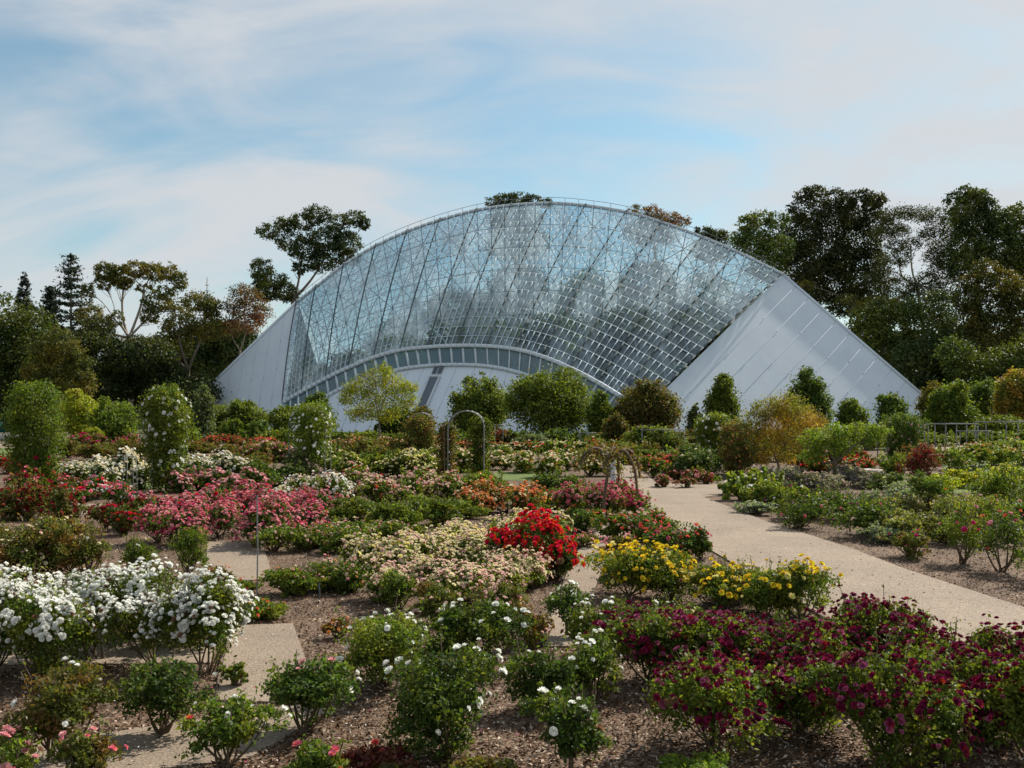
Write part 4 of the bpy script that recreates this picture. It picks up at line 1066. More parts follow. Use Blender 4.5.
def climb(name, label, cx, ybase, w, top, leaf, cols, nf, fs, cat, lsz=.095, dens=1.0, clear=.05, group=None):
    g, d = gp(cx, ybase); rng = rng_new(); W_ = w * d / F; H = (ybase - top) * d / F
    r = thing(name, label, cat, tuple(g), group)
    nl = int(dens * (W_ * H) * 4.2 * 4 / (lsz * lsz * .31)); nl = min(nl, 15000)
    nc = nl // 16; z = rng.uniform(clear, 1, nc) * H
    prof = np.interp(z / H, [0, .15, .4, .7, .88, 1], [.62, .72, .86, 1.08, 1.12, .62])
    a = rng.uniform(0, 2 * pi, nc); rr = W_ / 2 * prof * (rng.uniform(.5, 1.0, nc) + (rng.random(nc) < .2) * rng.uniform(0, .4, nc)) * (1 + .2 * np.sin(2 * a + z * 2.3 + cx) + .12 * np.sin(5 * a - z * 5))
    cc = np.stack([np.cos(a) * rr, np.sin(a) * rr, z], 1); q = rng.integers(0, nc, nl)
    p = cc[q] + rng.normal(0, .12, (nl, 3)); p[:, 2] = np.maximum(p[:, 2], .03)
    V, Fc = leaves(p, lsz, rng, up=.4, nrm=np.stack([np.cos(a[q]), np.sin(a[q]), a[q] * 0], 1) * .5); ob('foliage', mesh('foliage', V, Fc, L[leaf]), r)
    tb = [tube([(0, 0, 0), (.03, 0, H * .5), (0, 0, H * .96)], .05, .03)]
    for i in range(5):
        t = np.linspace(0, 1, 12); aa = i * 1.3 + t * 5
        tb.append(tube(np.stack([np.cos(aa) * W_ * .25, np.sin(aa) * W_ * .25, t * H * .9], 1), .018, .008, 4))
    V, Fc = merge(tb); ob('stems', mesh('stems', V, Fc, M_cane), r)
    k = rng.choice(nc, nf); nrm_ = np.stack([np.cos(a[k]), np.sin(a[k]), a[k] * 0 + .4], 1)
    pf = np.stack([np.cos(a[k]) * W_ / 2 * prof[k] * 1.05, np.sin(a[k]) * W_ / 2 * prof[k] * 1.05, z[k]], 1) + rng.normal(0, .05, (nf, 3))
    if 'low' in cols:
        pf[:, 2] *= .38
        cols = cols['low']
    cw = np.array([c[1] for c in cols], float); ci = rng.choice(len(cols), nf, p=cw / cw.sum())
    V, Fc = place_flowers(pf, nrm_, fs, FS, rng); ob('flowers', mesh('flowers', V, Fc, [P_[c[0]] for c in cols], np.repeat(ci, len(FS[1]))), r)
    return r
climb('pillar_rose', 'tall green rose pillar with dark red blooms near its foot', 35, 494, 46, 386, 'lime', {'low': [('dred', 2), ('rust', 1)]}, 60, .13, 'climbing rose')
climb('pillar_rose', 'tall rose pillar scattered with white blooms', 166, 492, 37, 390, 'green', [('white', 1)], 150, .13, 'climbing rose')
climb('climbing_rose', 'white climbing rose growing over the left hoop arch', 311, 482, 34, 406, 'lime', [('white', 1)], 150, .12, 'climbing rose', dens=.26, clear=.3)
climb('climbing_rose', 'sparse climbing rose on the right leg of the nearer bare arch', 480, 488, 16, 420, 'green', [('lpink', 1)], 8, .1, 'climbing rose', dens=.6, clear=.1)
climb('climbing_rose', 'thin climbing rose on the left leg of the nearer bare arch', 447, 487, 12, 425, 'olive', [('lpink', 1)], 6, .1, 'climbing rose', dens=.6, clear=.1)
climb('climbing_rose', 'olive climbing rose inside the smaller hoop arch', 420, 462, 22, 418, 'olive', [('rust', 1)], 8, .12, 'climbing rose', dens=.8)
climb('climbing_rose', 'white flowered climbing rose in front of the conical tree', 714, 470, 30, 417, 'green', [('white', 1)], 70, .15, 'climbing rose', dens=.8, clear=.1)
climb('climbing_rose', 'leafy climbing rose with few blooms right of the white one', 735, 474, 24, 424, 'olive', [('peach', 1)], 14, .12, 'climbing rose', dens=.7)
climb('climbing_rose', 'dark climbing rose with pale pink blooms on the right pipe frame', 902, 462, 34, 416, 'dark', [('blush', 1), ('lpink', 1)], 45, .13, 'climbing rose')

# wire obelisk, stakes
g, d = gp(130, 508)
t = thing('wire_obelisk', 'tall thin wire plant support between the two rose pillars', 'plant support', tuple(g))
V, Fc = beams([((sx * .18, sy * .18, 0), (sx * .12, sy * .12, 1.55), .015) for sx in (-1, 1) for sy in (-1, 1)]); ob('legs', mesh('legs', V, Fc, M_wire), t)
V, Fc = beams([((-.15 , s * .15, z), (.15, s * .15, z), .012) for z in (.3, .7, 1.1, 1.5) for s in (-1, 1)] + [((s * .15, -.15, z), (s * .15, .15, z), .012) for z in (.3, .7, 1.1, 1.5) for s in (-1, 1)]); ob('rings', mesh('rings', V, Fc, M_wire), t)
def stake(px, yb, yt, label, m=None, r=.016, cap=True):
    g, d = gp(px, yb); t = thing('garden_stake', label, 'stake', tuple(g)); H = (yb - yt) * d / F
    V, Fc = tube([(0, 0, -.05), (0.01, 0, H / 2), (0, 0, H)], r, sides=6); ob('rod', mesh('rod', V, Fc, m or M_wire), t)
    if cap: V, Fc = tube([(0, 0, H), (0, 0, H + .03)], r * 1.6, sides=6); ob('cap', mesh('cap', V, Fc, m or M_stake), t)
stake(257, 597, 497, 'thin metal stake standing beside the left garden path', M_galv, .012)
stake(180, 492, 455, 'thin stake beside the white flowered rose pillar', M_galv)
stake(319, 602, 585, 'short dark stake in the mulch right of the left path', M_darkmet, .012)
stake(444, 495, 432, 'rusty stake next to the nearer bare arch', M_cane)

# stone seat, post
g, d = gp(857, 482)
t = thing('stone_bench', 'low pale rounded stone bench among the lavender', 'bench', tuple(g))
ang = np.linspace(0, 2 * pi, 28, endpoint=False)
def disc(rx, ry, z0, z1, bev=.04):
    V = []
    for (s, z) in ((1 - bev, z0), (1, z0 + bev), (1, z1 - bev), (1 - bev, z1)): V += [(cos(a) * rx * s, sin(a) * ry * s, z) for a in ang]
    n = 28; Fc = [(k * n + i, k * n + (i + 1) % n, (k + 1) * n + (i + 1) % n, (k + 1) * n + i) for k in range(3) for i in range(n)]
    return V, Fc + [tuple(range(3 * n, 4 * n)), tuple(range(n - 1, -1, -1))]
V, Fc = disc(1.0, .6, .36, .50); ob('seat', mesh('seat', V, Fc, M_ply), t)
V, Fc = disc(.75, .42, 0, .358); ob('base', mesh('base', V, Fc, M_ply), t)
g, d = gp(613, 489)
t = thing('bollard', 'slim grey post at the bend of the path under the weeping rose', 'bollard', tuple(g))
V, Fc = tube([(0, 0, 0), (0, 0, .6), (0, 0, 1.15)], .085, sides=12); ob('post', mesh('post', V, Fc, M_seam, smooth=False), t)
V, Fc = tube([(0, 0, 1.15), (0, 0, 1.2)], .10, sides=12); ob('cap', mesh('cap', V, Fc, M_seam), t)

# weeping rose on a leaning trunk beside the path
g, d = gp(603, 524); rng = rng_new()
t = thing('weeping_rose', 'half bare weeping rose arching on a leaning trunk beside the path', 'weeping rose', tuple(g))
k = d / F
def lp(px, py, y=0): return np.array([(px - 603) * k, y, (524 - py) * k])
tb = [tube([lp(603, 524), lp(604, 500), lp(607, 478), lp(610, 462)], .05, .035, 8)]
tips = []
for e in [[(610, 462), (600, 452, .2), (588, 456, .3), (582, 470, .4)], [(610, 462), (597, 448, -.3), (585, 452, -.5), (577, 463, -.6)], [(610, 462), (618, 452, .3), (621, 468, .6), (622, 484, .8)],
          [(610, 462), (622, 450, -.2), (632, 466, -.4), (635, 492, -.5)], [(610, 462), (628, 450, .4), (641, 462, .9), (646, 480, 1.2)], [(610, 462), (606, 448, .7), (604, 450, 1.1), (600, 462, 1.3)], [(610, 462), (612, 446, -.6), (606, 452, -1), (600, 466, -1.1)]]:
    P = np.array([lp(*q) for q in e]); P = catmull(P, 4); tb.append(tube(P, .055, .03, 6)); tips += list(P[2:])
V, Fc = merge(tb); ob('trunk', mesh('trunk', V, Fc, M_cane), t)
tips = np.array(tips); q = rng.integers(0, len(tips), 1500); p = tips[q] + rng.normal(0, 1, (1500, 3)) * [.10, .10, .10]
V, Fc = leaves(p, .07, rng); ob('foliage', mesh('foliage', V, Fc, [L['olive'], L['copper']], rng.choice(2, 1500, p=[.4, .6])), t)

# ================================================================== ROSE BEDS, far to near
GB_ = 'bed_bush'
def fol(x0, y0, x1, y1, n, w, h, leaf, label, group, **k):
    row(x0, y0, x1, y1, n, w, h, leaf, [('blush', 1)], 0, .1, label, group, name='leafy_bush', cat='bush', **k)
W1, CR, LM = [('white', 1)], [('cream', 3), ('white', 2)], [('lemon', 2), ('cream', 2)]
FK = dict(clear=.08, flat=1.2)
fol(270, 445, 420, 445, 8, 26, 14, 'green', 'low green bush at the foot of the conservatory wall, left part', 'low bushes along the wall, left', clear=0)
fol(430, 446, 600, 446, 9, 26, 14, 'dark', 'low dark bush at the foot of the conservatory wall, middle part', 'low bushes along the wall, middle', clear=0)
fol(610, 447, 740, 447, 8, 26, 17, 'olive', 'low olive bush below the brown tree and conical tree', 'low bushes below the conical tree', clear=0)
fol(742, 449, 890, 447, 9, 28, 20, 'green', 'low green bush between the autumn trees and the dark evergreen', 'low bushes below the right flank', clear=0)
fol(635, 466, 700, 464, 4, 24, 18, 'green', 'green bush beyond the round cream rose bush', 'green bushes beyond the round bush', clear=0)
fol(740, 466, 800, 464, 4, 26, 20, 'olive', 'olive bush under the autumn toned trees', 'olive bushes under the autumn trees', clear=0)
# --- farthest rows, just in front of the shrubs
row(196, 449, 262, 449, 5, 17, 11, 'olive', [('coral', 2), ('rust', 1)], 30, .12, 'low coral rose bush in the farthest row below the left flank', 'coral roses in the farthest row', **FK)
row(78, 452, 134, 452, 4, 18, 17, 'olive', [('magenta', 3), ('dred', 1)], 30, .13, 'crimson pink rose bush near the pale wall at far left', 'crimson roses near the far left wall', **FK)
fol(68, 457, 140, 460, 5, 24, 17, 'olive', 'olive red bush without blooms behind the white rose row', 'olive bushes behind the white row', clear=.05)
fol(190, 454, 260, 456, 5, 22, 13, 'olive', 'low olive bush behind the right rose pillar', 'olive bushes behind the right pillar', clear=.05)
fol(262, 457, 340, 458, 5, 22, 14, 'green', 'green bush at the foot of the white climbing rose', 'green bushes round the climbing rose', clear=.05)
row(330, 452, 400, 452, 6, 18, 12, 'olive', [('peach', 2), ('blush', 2)], 34, .12, 'low peach rose bush in the farthest row below the yellow green tree', 'peach roses in the farthest row', **FK)
row(420, 452, 500, 452, 6, 18, 12, 'red', [('peach', 2), ('dred', 1)], 24, .12, 'low russet rose bush in the farthest row behind the arches', 'russet roses in the farthest row', **FK)
row(500, 456, 612, 457, 8, 19, 14, 'green', [('cream', 2), ('coral', 1)], 26, .12, 'low cream and coral rose bush before the big domed tree', 'cream and coral roses before the domed tree', **FK)
row(-12, 470, 10, 470, 2, 24, 18, 'olive', [('dred', 2), ('red', 1)], 40, .13, 'dark red rose bush at the left edge behind the pillar', 'dark red roses at the left edge', **FK)
row(256, 460, 290, 463, 3, 22, 17, 'olive', [('pink', 2), ('blush', 1)], 34, .12, 'pink rose bush left of the white climbing rose', 'pink roses left of the climbing rose', **FK)
fol(335, 462, 400, 465, 5, 26, 20, 'olive', 'olive green bush behind the pale rose row', 'olive bushes behind the pale row', clear=.05)
row(405, 462, 500, 462, 6, 22, 16, 'green', [('cream', 2), ('blush', 1)], 44, .12, 'cream rose bush in the upper row behind the arches', 'upper cream roses behind the arches', **FK)
row(322, 474, 358, 475, 2, 26, 24, 'green', LM, 40, .12, 'pale yellow rose bush right of the white climbing rose', 'pale yellow roses near the climbing rose', **FK)
fol(350, 474, 398, 475, 4, 26, 22, 'green', 'green bush between the two pale yellow rose groups', 'green bushes between pale yellow roses', clear=.05)
row(400, 475, 428, 475, 2, 28, 24, 'green', LM, 70, .12, 'bright pale yellow rose bush left of the nearer bare arch', 'pale yellow roses left of the arch', **FK)
row(442, 473, 606, 474, 9, 25, 21, 'green', [('cream', 3), ('blush', 2), ('peach', 1)], 60, .13, 'cream and peach rose bush in the long row behind the arch', 'cream and peach row behind the arch', **FK)
row(690, 462, 735, 462, 3, 24, 18, 'olive', [('coral', 1), ('lpink', 1)], 24, .13, 'coral rose bush behind the round cream rose by the path', 'coral roses behind the round cream rose', **FK)
# --- left middle
row(66, 488, 140, 488, 6, 26, 27, 'dark', CR, 110, .12, 'cream white rose bush in the row between the two pillars', 'cream white row between the pillars', cluster=2, **FK)
row(188, 480, 226, 480, 3, 26, 23, 'dark', CR, 110, .12, 'cream white rose bush right of the flowered pillar', 'cream white roses right of the pillar', cluster=2, **FK)
row(184, 493, 252, 493, 5, 23, 25, 'dark', [('lpink', 3), ('pink', 1), ('blush', 1)], 46, .14, 'light pink rose bush below the white roses right of the pillar', 'light pink row right of the pillar', **FK)
row(22, 496, 54, 496, 2, 24, 22, 'olive', [('dred', 2), ('pink', 1)], 26, .12, 'dark pink rose bush at the foot of the green pillar', 'dark pink roses at the pillar foot', **FK)
fol(218, 470, 262, 470, 4, 22, 14, 'olive', 'olive bush above the light pink roses', 'olive bushes above light pink roses', clear=.05)
fol(258, 484, 300, 486, 3, 28, 22, 'dark', 'dark green bush under the small pale standard rose', 'dark green bushes under the standard', clear=.05)
row(72, 505, 116, 505, 3, 27, 25, 'dark', [('pink', 2), ('red', 1), ('white', 1)], 40, .13, 'mixed pink and white rose bush left of the wire obelisk', 'mixed pink and white roses by the obelisk', **FK)
rose(298, 484, 27, 34, 'sage', [('blush', 1)], 22, .10, 'small standard rose with a flat pale crown below the climbing rose', name='standard_rose', clear=.55, standard=1, near=False)
row(-8, 524, 62, 524, 5, 30, 34, 'olive', [('dred', 2), ('rust', 1)], 40, .10, 'dark red rose bush in the shaded left row', 'dark red roses in the left row', **FK)
row(106, 530, 142, 532, 3, 24, 26, 'olive', [('dred', 2), ('red', 1)], 34, .11, 'dark red rose bush left of the pink mass', 'dark red roses left of the pink mass', **FK)
row(165, 522, 318, 516, 7, 30, 26, 'dark', [('lpink', 2), ('pink', 2), ('red', .3)], 170, .088, 'pink rose bush in the back row of the pink mass', 'back row of the pink mass', cluster=2, **FK)
row(158, 547, 312, 541, 6, 38, 37, 'dark', [('lpink', 3), ('pink', 3), ('magenta', .6)], 230, .085, 'pink rose bush in the front row of the pink mass', 'front row of the pink mass', cluster=2, **FK)
# --- centre
row(285, 508, 345, 505, 4, 27, 26, 'green', [('white', 3), ('cream', 1), ('blush', 1)], 90, .10, 'white rose bush at the left end of the long pale row', 'white end of the long pale row', cluster=2, **FK)
row(358, 505, 452, 503, 6, 27, 26, 'green', [('blush', 3), ('lpink', 1), ('cream', 1), ('coral', .4)], 70, .10, 'blush rose bush in the long pale row', 'blush part of the long pale row', cluster=2, **FK)
fol(345, 527, 462, 523, 7, 32, 25, 'green', 'fresh green bush with no blooms in the central band', 'fresh green band at the centre', clear=.05)
fol(470, 492, 495, 492, 2, 26, 22, 'green', 'green bush right below the nearer bare arch', 'green bushes below the arch', clear=.05)
row(468, 516, 522, 515, 4, 30, 30, 'olive', [('peach', 4), ('cream', 1), ('coral', 1)], 90, .10, 'apricot rose bush above the scarlet bush', 'apricot roses above the scarlet bush', cluster=2, **FK)
fol(545, 497, 575, 500, 3, 26, 22, 'dark', 'dark green bush beside the small lawn', 'dark green bushes beside the small lawn', clear=.05)
fol(528, 510, 560, 512, 2, 30, 26, 'green', 'green bush between the apricot and magenta roses', 'green bushes between apricot and magenta', clear=.05)
row(572, 510, 600, 511, 3, 26, 30, 'green', [('pink', 3), ('lpink', 2)], 80, .10, 'rose pink bush left of the weeping rose trunk', 'rose pink bushes left of the weeping rose', cluster=2, **FK)
row(616, 511, 638, 513, 3, 23, 26, 'green', [('magenta', 2), ('pink', 3)], 80, .10, 'magenta pink bush right of the weeping rose trunk', 'magenta pink bushes by the wide path', cluster=2, **FK)
row(548, 532, 580, 534, 2, 30, 24, 'dark', [('coral', 1)], 10, .09, 'low dark bush right behind the scarlet roses', 'low dark bushes behind the scarlet roses', **FK)
row(615, 535, 655, 540, 3, 30, 24, 'green', [('blush', 1), ('coral', 1)], 22, .08, 'low blush rose bush below the weeping rose', 'low blush roses below the weeping rose', **FK)
row(585, 548, 618, 552, 2, 26, 16, 'olive', [('lpink', 1)], 14, .08, 'small sparse rose bush at the end of the short path', 'small sparse roses by the short path', **FK)
row(650, 552, 698, 566, 4, 28, 30, 'dark', [('coral', 2), ('pink', 1)], 16, .09, 'leggy coral rose bush leaning over the wide path', 'leggy coral roses by the wide path', clear=.15)
row(276, 556, 340, 556, 4, 32, 26, 'green', [('blush', 3), ('peach', 1), ('lpink', 2)], 22, .065, 'small peach rose bush below the pink mass', 'small peach roses, upper row', **FK)
row(282, 588, 352, 584, 4, 34, 26, 'green', [('blush', 3), ('peach', 1), ('lpink', 1)], 18, .06, 'small peach rose bush right of the left path', 'small peach roses, lower row', **FK)
row(352, 548, 400, 546, 3, 34, 24, 'green', [('lpink', 1), ('cream', 1)], 26, .08, 'green bush with few pale blooms above the cream mass', 'sparse pale bushes above the cream mass', **FK)
row(415, 560, 535, 553, 5, 40, 30, 'green', [('cream', 3), ('blush', 1), ('lemon', 1)], 190, .074, 'cream rose bush in the back row of the cream mass', 'back row of the cream mass', cluster=3, **FK)
row(365, 580, 520, 576, 6, 40, 34, 'green', [('cream', 4), ('lemon', 1), ('blush', 1)], 230, .072, 'cream rose bush in the middle row of the cream mass', 'middle row of the cream mass', cluster=3, **FK)
row(392, 600, 535, 600, 6, 40, 32, 'green', [('blush', 3), ('cream', 3)], 210, .068, 'blush and cream rose bush in the front of the cream mass', 'front row of the cream mass', cluster=3, **FK)
# --- left middle near
row(-12, 585, 66, 580, 5, 44, 58, 'olive', [('cream', 3), ('blush', 1)], 18, .07, 'tall olive rose bush with cream blooms at the left edge', 'olive bushes with cream blooms', clear=.1)
rose(88, 580, 36, 52, 'olive', CR, 10, .07, 'narrow olive rose bush right of the cream flowered group', near=False)
rose(134, 580, 40, 42, 'green', CR, 3, .07, 'green bush with hardly a bloom behind the white icebergs'.replace('icebergs', 'mass'), near=False, clear=.05)
rose(188, 578, 36, 44, 'lime', CR, 0, .07, 'yellow green bush at the left edge of the left path', cat='bush', name='leafy_bush', near=False, clear=.05)
rose(246, 594, 30, 14, 'green', [('coral', 1), ('peach', 1)], 8, .06, 'tiny rose bush growing at the path edge by the stake', near=False, clear=.02)
rose(262, 622, 42, 24, 'green', [('coral', 1), ('peach', 1)], 12, .055, 'low sprawling rose with coral buds right of the stake', clear=.02)
rose(218, 588, 28, 20, 'olive', [('peach', 1)], 6, .06, 'small olive rose touching the white mass', near=False, clear=.02)

# ================================================================== RIGHT BED
fol(605, 462, 640, 458, 3, 20, 16, 'olive', 'olive bush beyond the weeping rose', 'olive bushes beyond the weeping rose', clear=.05)
bushmass('shrub', 'small round green bush with pale flowers on the path corner beyond the weeping rose', 617, 464, 28, 22, 'lime', flowers=('white', 16, .16))
bushmass('rose_bush', 'round dense bush with cream blooms where the path turns', 697, 478, 50, 33, 'dark', .09, cat='rose bush', flowers=('cream', 60, .13), dens=1.2, lumps=9)
row(666, 484, 708, 484, 5, 16, 12, 'olive', [('rust', 3), ('lpink', 2)], 40, .10, 'low rusty pink rose at the turn of the path', 'low rusty pink edging roses', **FK)
row(650, 474, 678, 473, 3, 20, 18, 'green', [('coral', 2), ('pink', 1)], 20, .12, 'coral rose bush left of the round cream bush', 'coral roses left of the round bush', **FK)
row(726, 494, 768, 498, 4, 22, 22, 'green', [('white', 1)], 6, .08, 'strappy green plant with white flowers at the right bed corner', 'strappy green plants at the bed corner', clear=.02, name='strappy_plant', cat='plant', leafsz=.16)
row(762, 510, 792, 511, 2, 25, 12, 'silver', W1, 0, .08, 'low silver shrub on the mulch at the right path edge', 'low silver shrubs at the path edge', clear=.0, name='silver_shrub', cat='shrub')
rose(884, 545, 36, 20, 'silver', W1, 0, .08, 'small blue grey mound between the dark roses and the path', cat='shrub', name='silver_shrub', clear=0, near=False, leafsz=.07)
tree('tree', 'autumn toned small tree with several stems left of the spreading tree', 43, [(768, 408, 14, 9), (786, 404, 15, 9), (756, 420, 13, 10), (778, 422, 17, 10), (800, 418, 14, 10), (752, 436, 10, 10), (770, 440, 14, 11), (792, 438, 16, 11), (812, 432, 9, 10), (760, 456, 9, 8), (786, 456, 11, 8)], 'autumn', .085, (776, 474), dens=.6, tr=.07, fork=(777, 462), clump=.26)
tree('tree', 'second autumn toned tree behind the first, nearer the dark evergreen', 48, [(806, 414, 10, 8), (818, 424, 10, 8), (806, 432, 12, 9), (798, 446, 10, 8), (822, 438, 8, 8)], 'autumn', .09, (806, 468), dens=.6, tr=.06, fork=(806, 456), clump=.26)
tree('tree', 'flat topped spreading green tree behind the lavender', 38, [(812, 438, 14, 7), (834, 432, 16, 7), (858, 430, 14, 6), (878, 430, 12, 5), (826, 448, 14, 7), (846, 446, 14, 8), (866, 438, 12, 6), (812, 456, 10, 7)], 'lime', .10, (836, 484), dens=.9, tr=.09, fork=(836, 462), clump=.24)
rose(740, 478, 30, 44, 'olive', [('peach', 1)], 8, .1, 'slender bush with thin stems left of the autumn tree', near=False, leafdens=.6)
row(820, 470, 866, 471, 4, 22, 16, 'olive', [('coral', 3), ('red', 1)], 28, .12, 'orange red rose bush behind the stone bench', 'orange red roses behind the bench', **FK)
row(774, 486, 868, 491, 6, 28, 17, 'lav', [('blush', 1)], 8, .05, 'grey mauve lavender mound before the stone bench', 'lavender mounds before the bench', clear=0, name='lavender', cat='lavender', leafsz=.10, leafdens=1.3)
row(755, 505, 806, 514, 3, 30, 24, 'green', [('white', 1), ('mauve', 1)], 8, .07, 'mid green low plant in front of the lavender', 'mid green plants before the lavender', clear=.0)
row(800, 522, 872, 532, 4, 48, 38, 'dark', [('mauve', 2), ('pink', 1)], 6, .08, 'dark green rose bush with mauve blooms beside the wide path', 'dark green mauve roses beside the path', clear=.05)
rose(890, 500, 34, 28, 'dark', [('white', 1)], 3, .09, 'dark round bush behind the silver green mound', near=False, clear=.05)
rose(893, 482, 30, 28, 'green', [('white', 1)], 2, .1, 'green bush left of the dark red leaved rose', near=False, clear=.05)
row(872, 512, 895, 514, 2, 36, 26, 'silver', W1, 0, .1, 'silver green mound right of the dark roses', 'silver green mounds', clear=0, name='silver_shrub', cat='shrub')
row(885, 534, 950, 540, 4, 50, 32, 'straw', W1, 0, .1, 'straw coloured feathery mound in the right bed', 'straw coloured mounds', clear=0, name='feathery_mound', cat='plant', leafsz=.09)
row(905, 520, 985, 522, 4, 44, 26, 'straw', [('blush', 1)], 8, .08, 'pale straw plant behind the feathery mounds', 'pale straw plants at the back of the bed', clear=0, name='feathery_mound', cat='plant', leafsz=.09)
rose(912, 560, 50, 28, 'olive', [('coral', 1), ('magenta', 1)], 7, .08, 'low olive rose with two bright blooms near the mulch edge', near=False, clear=.02)
rose(925, 484, 46, 38, 'red', [('dred', 3), ('coral', .4)], 44, .10, 'dark red leaved rose bush above the round headed standard', near=False)
rose(929, 520, 40, 46, 'dark', [('coral', 1)], 3, .08, 'standard shrub with dark round head on a bare trunk', name='standard_bush', cat='standard bush', standard=1, clear=.42, near=False)
rose(962, 566, 50, 66, 'green', [('magenta', 3), ('lpink', 1)], 9, .11, 'tall rose bush with bright magenta blooms beside the path', near=False, leafdens=.7)
rose(1000, 575, 56, 62, 'dark', [('magenta', 2), ('coral', 1), ('lpink', 1)], 12, .10, 'bushy magenta rose left of the right frame edge', near=False, leafdens=.8)
rose(1042, 585, 60, 66, 'green', [('magenta', 1), ('coral', 1)], 9, .10, 'magenta and coral rose cut by the right frame edge', near=False, leafdens=.8)
rose(988, 545, 46, 50, 'green', [('coral', 2), ('pink', 1)], 5, .1, 'tall thin rose with coral blooms behind the magenta roses', near=False, leafdens=.6)
rose(1018, 540, 50, 44, 'dark', [('lpink', 1)], 4, .1, 'dark rose bush at the right edge under the feathery shrub', near=False)
row(985, 512, 1030, 514, 3, 40, 46, 'lime', W1, 0, .1, 'fine leaved feathery bright green shrub at the right edge', 'feathery bright green shrubs', clear=0, name='feathery_shrub', cat='shrub', leafsz=.07, leafdens=1.4)
row(955, 470, 1040, 466, 6, 32, 26, 'green', [('cream', 2), ('peach', 1)], 22, .12, 'green rose bush with cream blooms below the right hand frames', 'cream flecked roses below the frames', **FK)
row(940, 494, 985, 492, 3, 34, 16, 'yellow', W1, 0, .1, 'low yellow green plant behind the round headed standard', 'low yellow green plants', clear=0, name='low_plant', cat='plant')
row(905, 470, 940, 468, 3, 24, 22, 'olive', [('peach', 1)], 14, .1, 'olive rose bush before the right pipe frame', 'olive roses before the pipe frame', **FK)
row(1000, 490, 1044, 488, 2, 30, 20, 'yellow', [('lemon', 1)], 12, .1, 'yellow flowered low bush behind the feathery shrubs', 'yellow flowered low bushes', **FK)
row(880, 446, 1040, 444, 7, 28, 12, 'green', W1, 0, .1, 'low green bush along the far path at right', 'low green bushes along the far path', clear=0, name='low_bush', cat='bush')

# ================================================================== FOREGROUND
# scarlet
rose(534, 577, 76, 62, 'dark', [('red', 1)], 330, .13, 'big round bush covered in scarlet roses beside the short path', near=True, cluster=2, caps=90, clear=.1, flat=.8)
rose(556, 582, 44, 48, 'dark', [('red', 1)], 120, .125, 'smaller scarlet rose bush on the right side of the big scarlet one', near=True, clear=.1)
rose(505, 572, 40, 44, 'dark', [('red', 5), ('dred', 1)], 100, .12, 'scarlet rose bush on the left side of the big scarlet one', near=True, clear=.1)
# yellow
YE = [('yellow', 4), ('lemon', 1)]
for (x, y, w, h, nf, lb) in [(628, 600, 66, 54, 40, 'yellow rose bush at the left end of the yellow group'), (672, 603, 64, 54, 46, 'yellow rose bush with the densest blooms, second in the yellow group'),
                            (716, 610, 66, 48, 22, 'yellow rose bush in the middle of the yellow group'), (762, 618, 60, 58, 24, 'tall yellow rose bush beside the timber edging'), (802, 622, 52, 60, 20, 'yellow rose bush at the right end, reaching over the path'),
                            (650, 582, 60, 36, 30, 'yellow rose bush at the back left of the yellow group'), (742, 600, 44, 34, 8, 'dark bush with few yellow blooms at the back of the yellow group')]:
    rose(x, y, w * 1.1, h, 'green', YE, int(nf * 3.2), .095, lb, near=True, clear=.06, cluster=2, flat=.9)
# white mass at left
for (x, y, w, h, nf, lb) in [(-8, 684, 70, 116, 90, 'white rose bush cut by the left frame edge'), (44, 690, 96, 128, 200, 'largest white rose bush of the white mass, with thick bare stems'),
                            (94, 668, 84, 104, 190, 'white rose bush in the middle of the white mass'), (150, 674, 88, 108, 200, 'white rose bush with bare crossing stems, right of the middle'),
                            (204, 682, 80, 112, 190, 'white rose bush hanging over the left garden path'), (20, 650, 84, 84, 130, 'white rose bush at the back left of the white mass'), (126, 648, 90, 82, 150, 'white rose bush at the back of the white mass'),
                            (184, 650, 70, 72, 100, 'white rose bush at the back right of the white mass')]:
    rose(x, y, w * 1.05, h * .93, 'green', W1, int(nf * 3.2), .068, lb, near=True, clear=.2, cluster=5, caps=95, flat=.9, top=.2, canes=7)
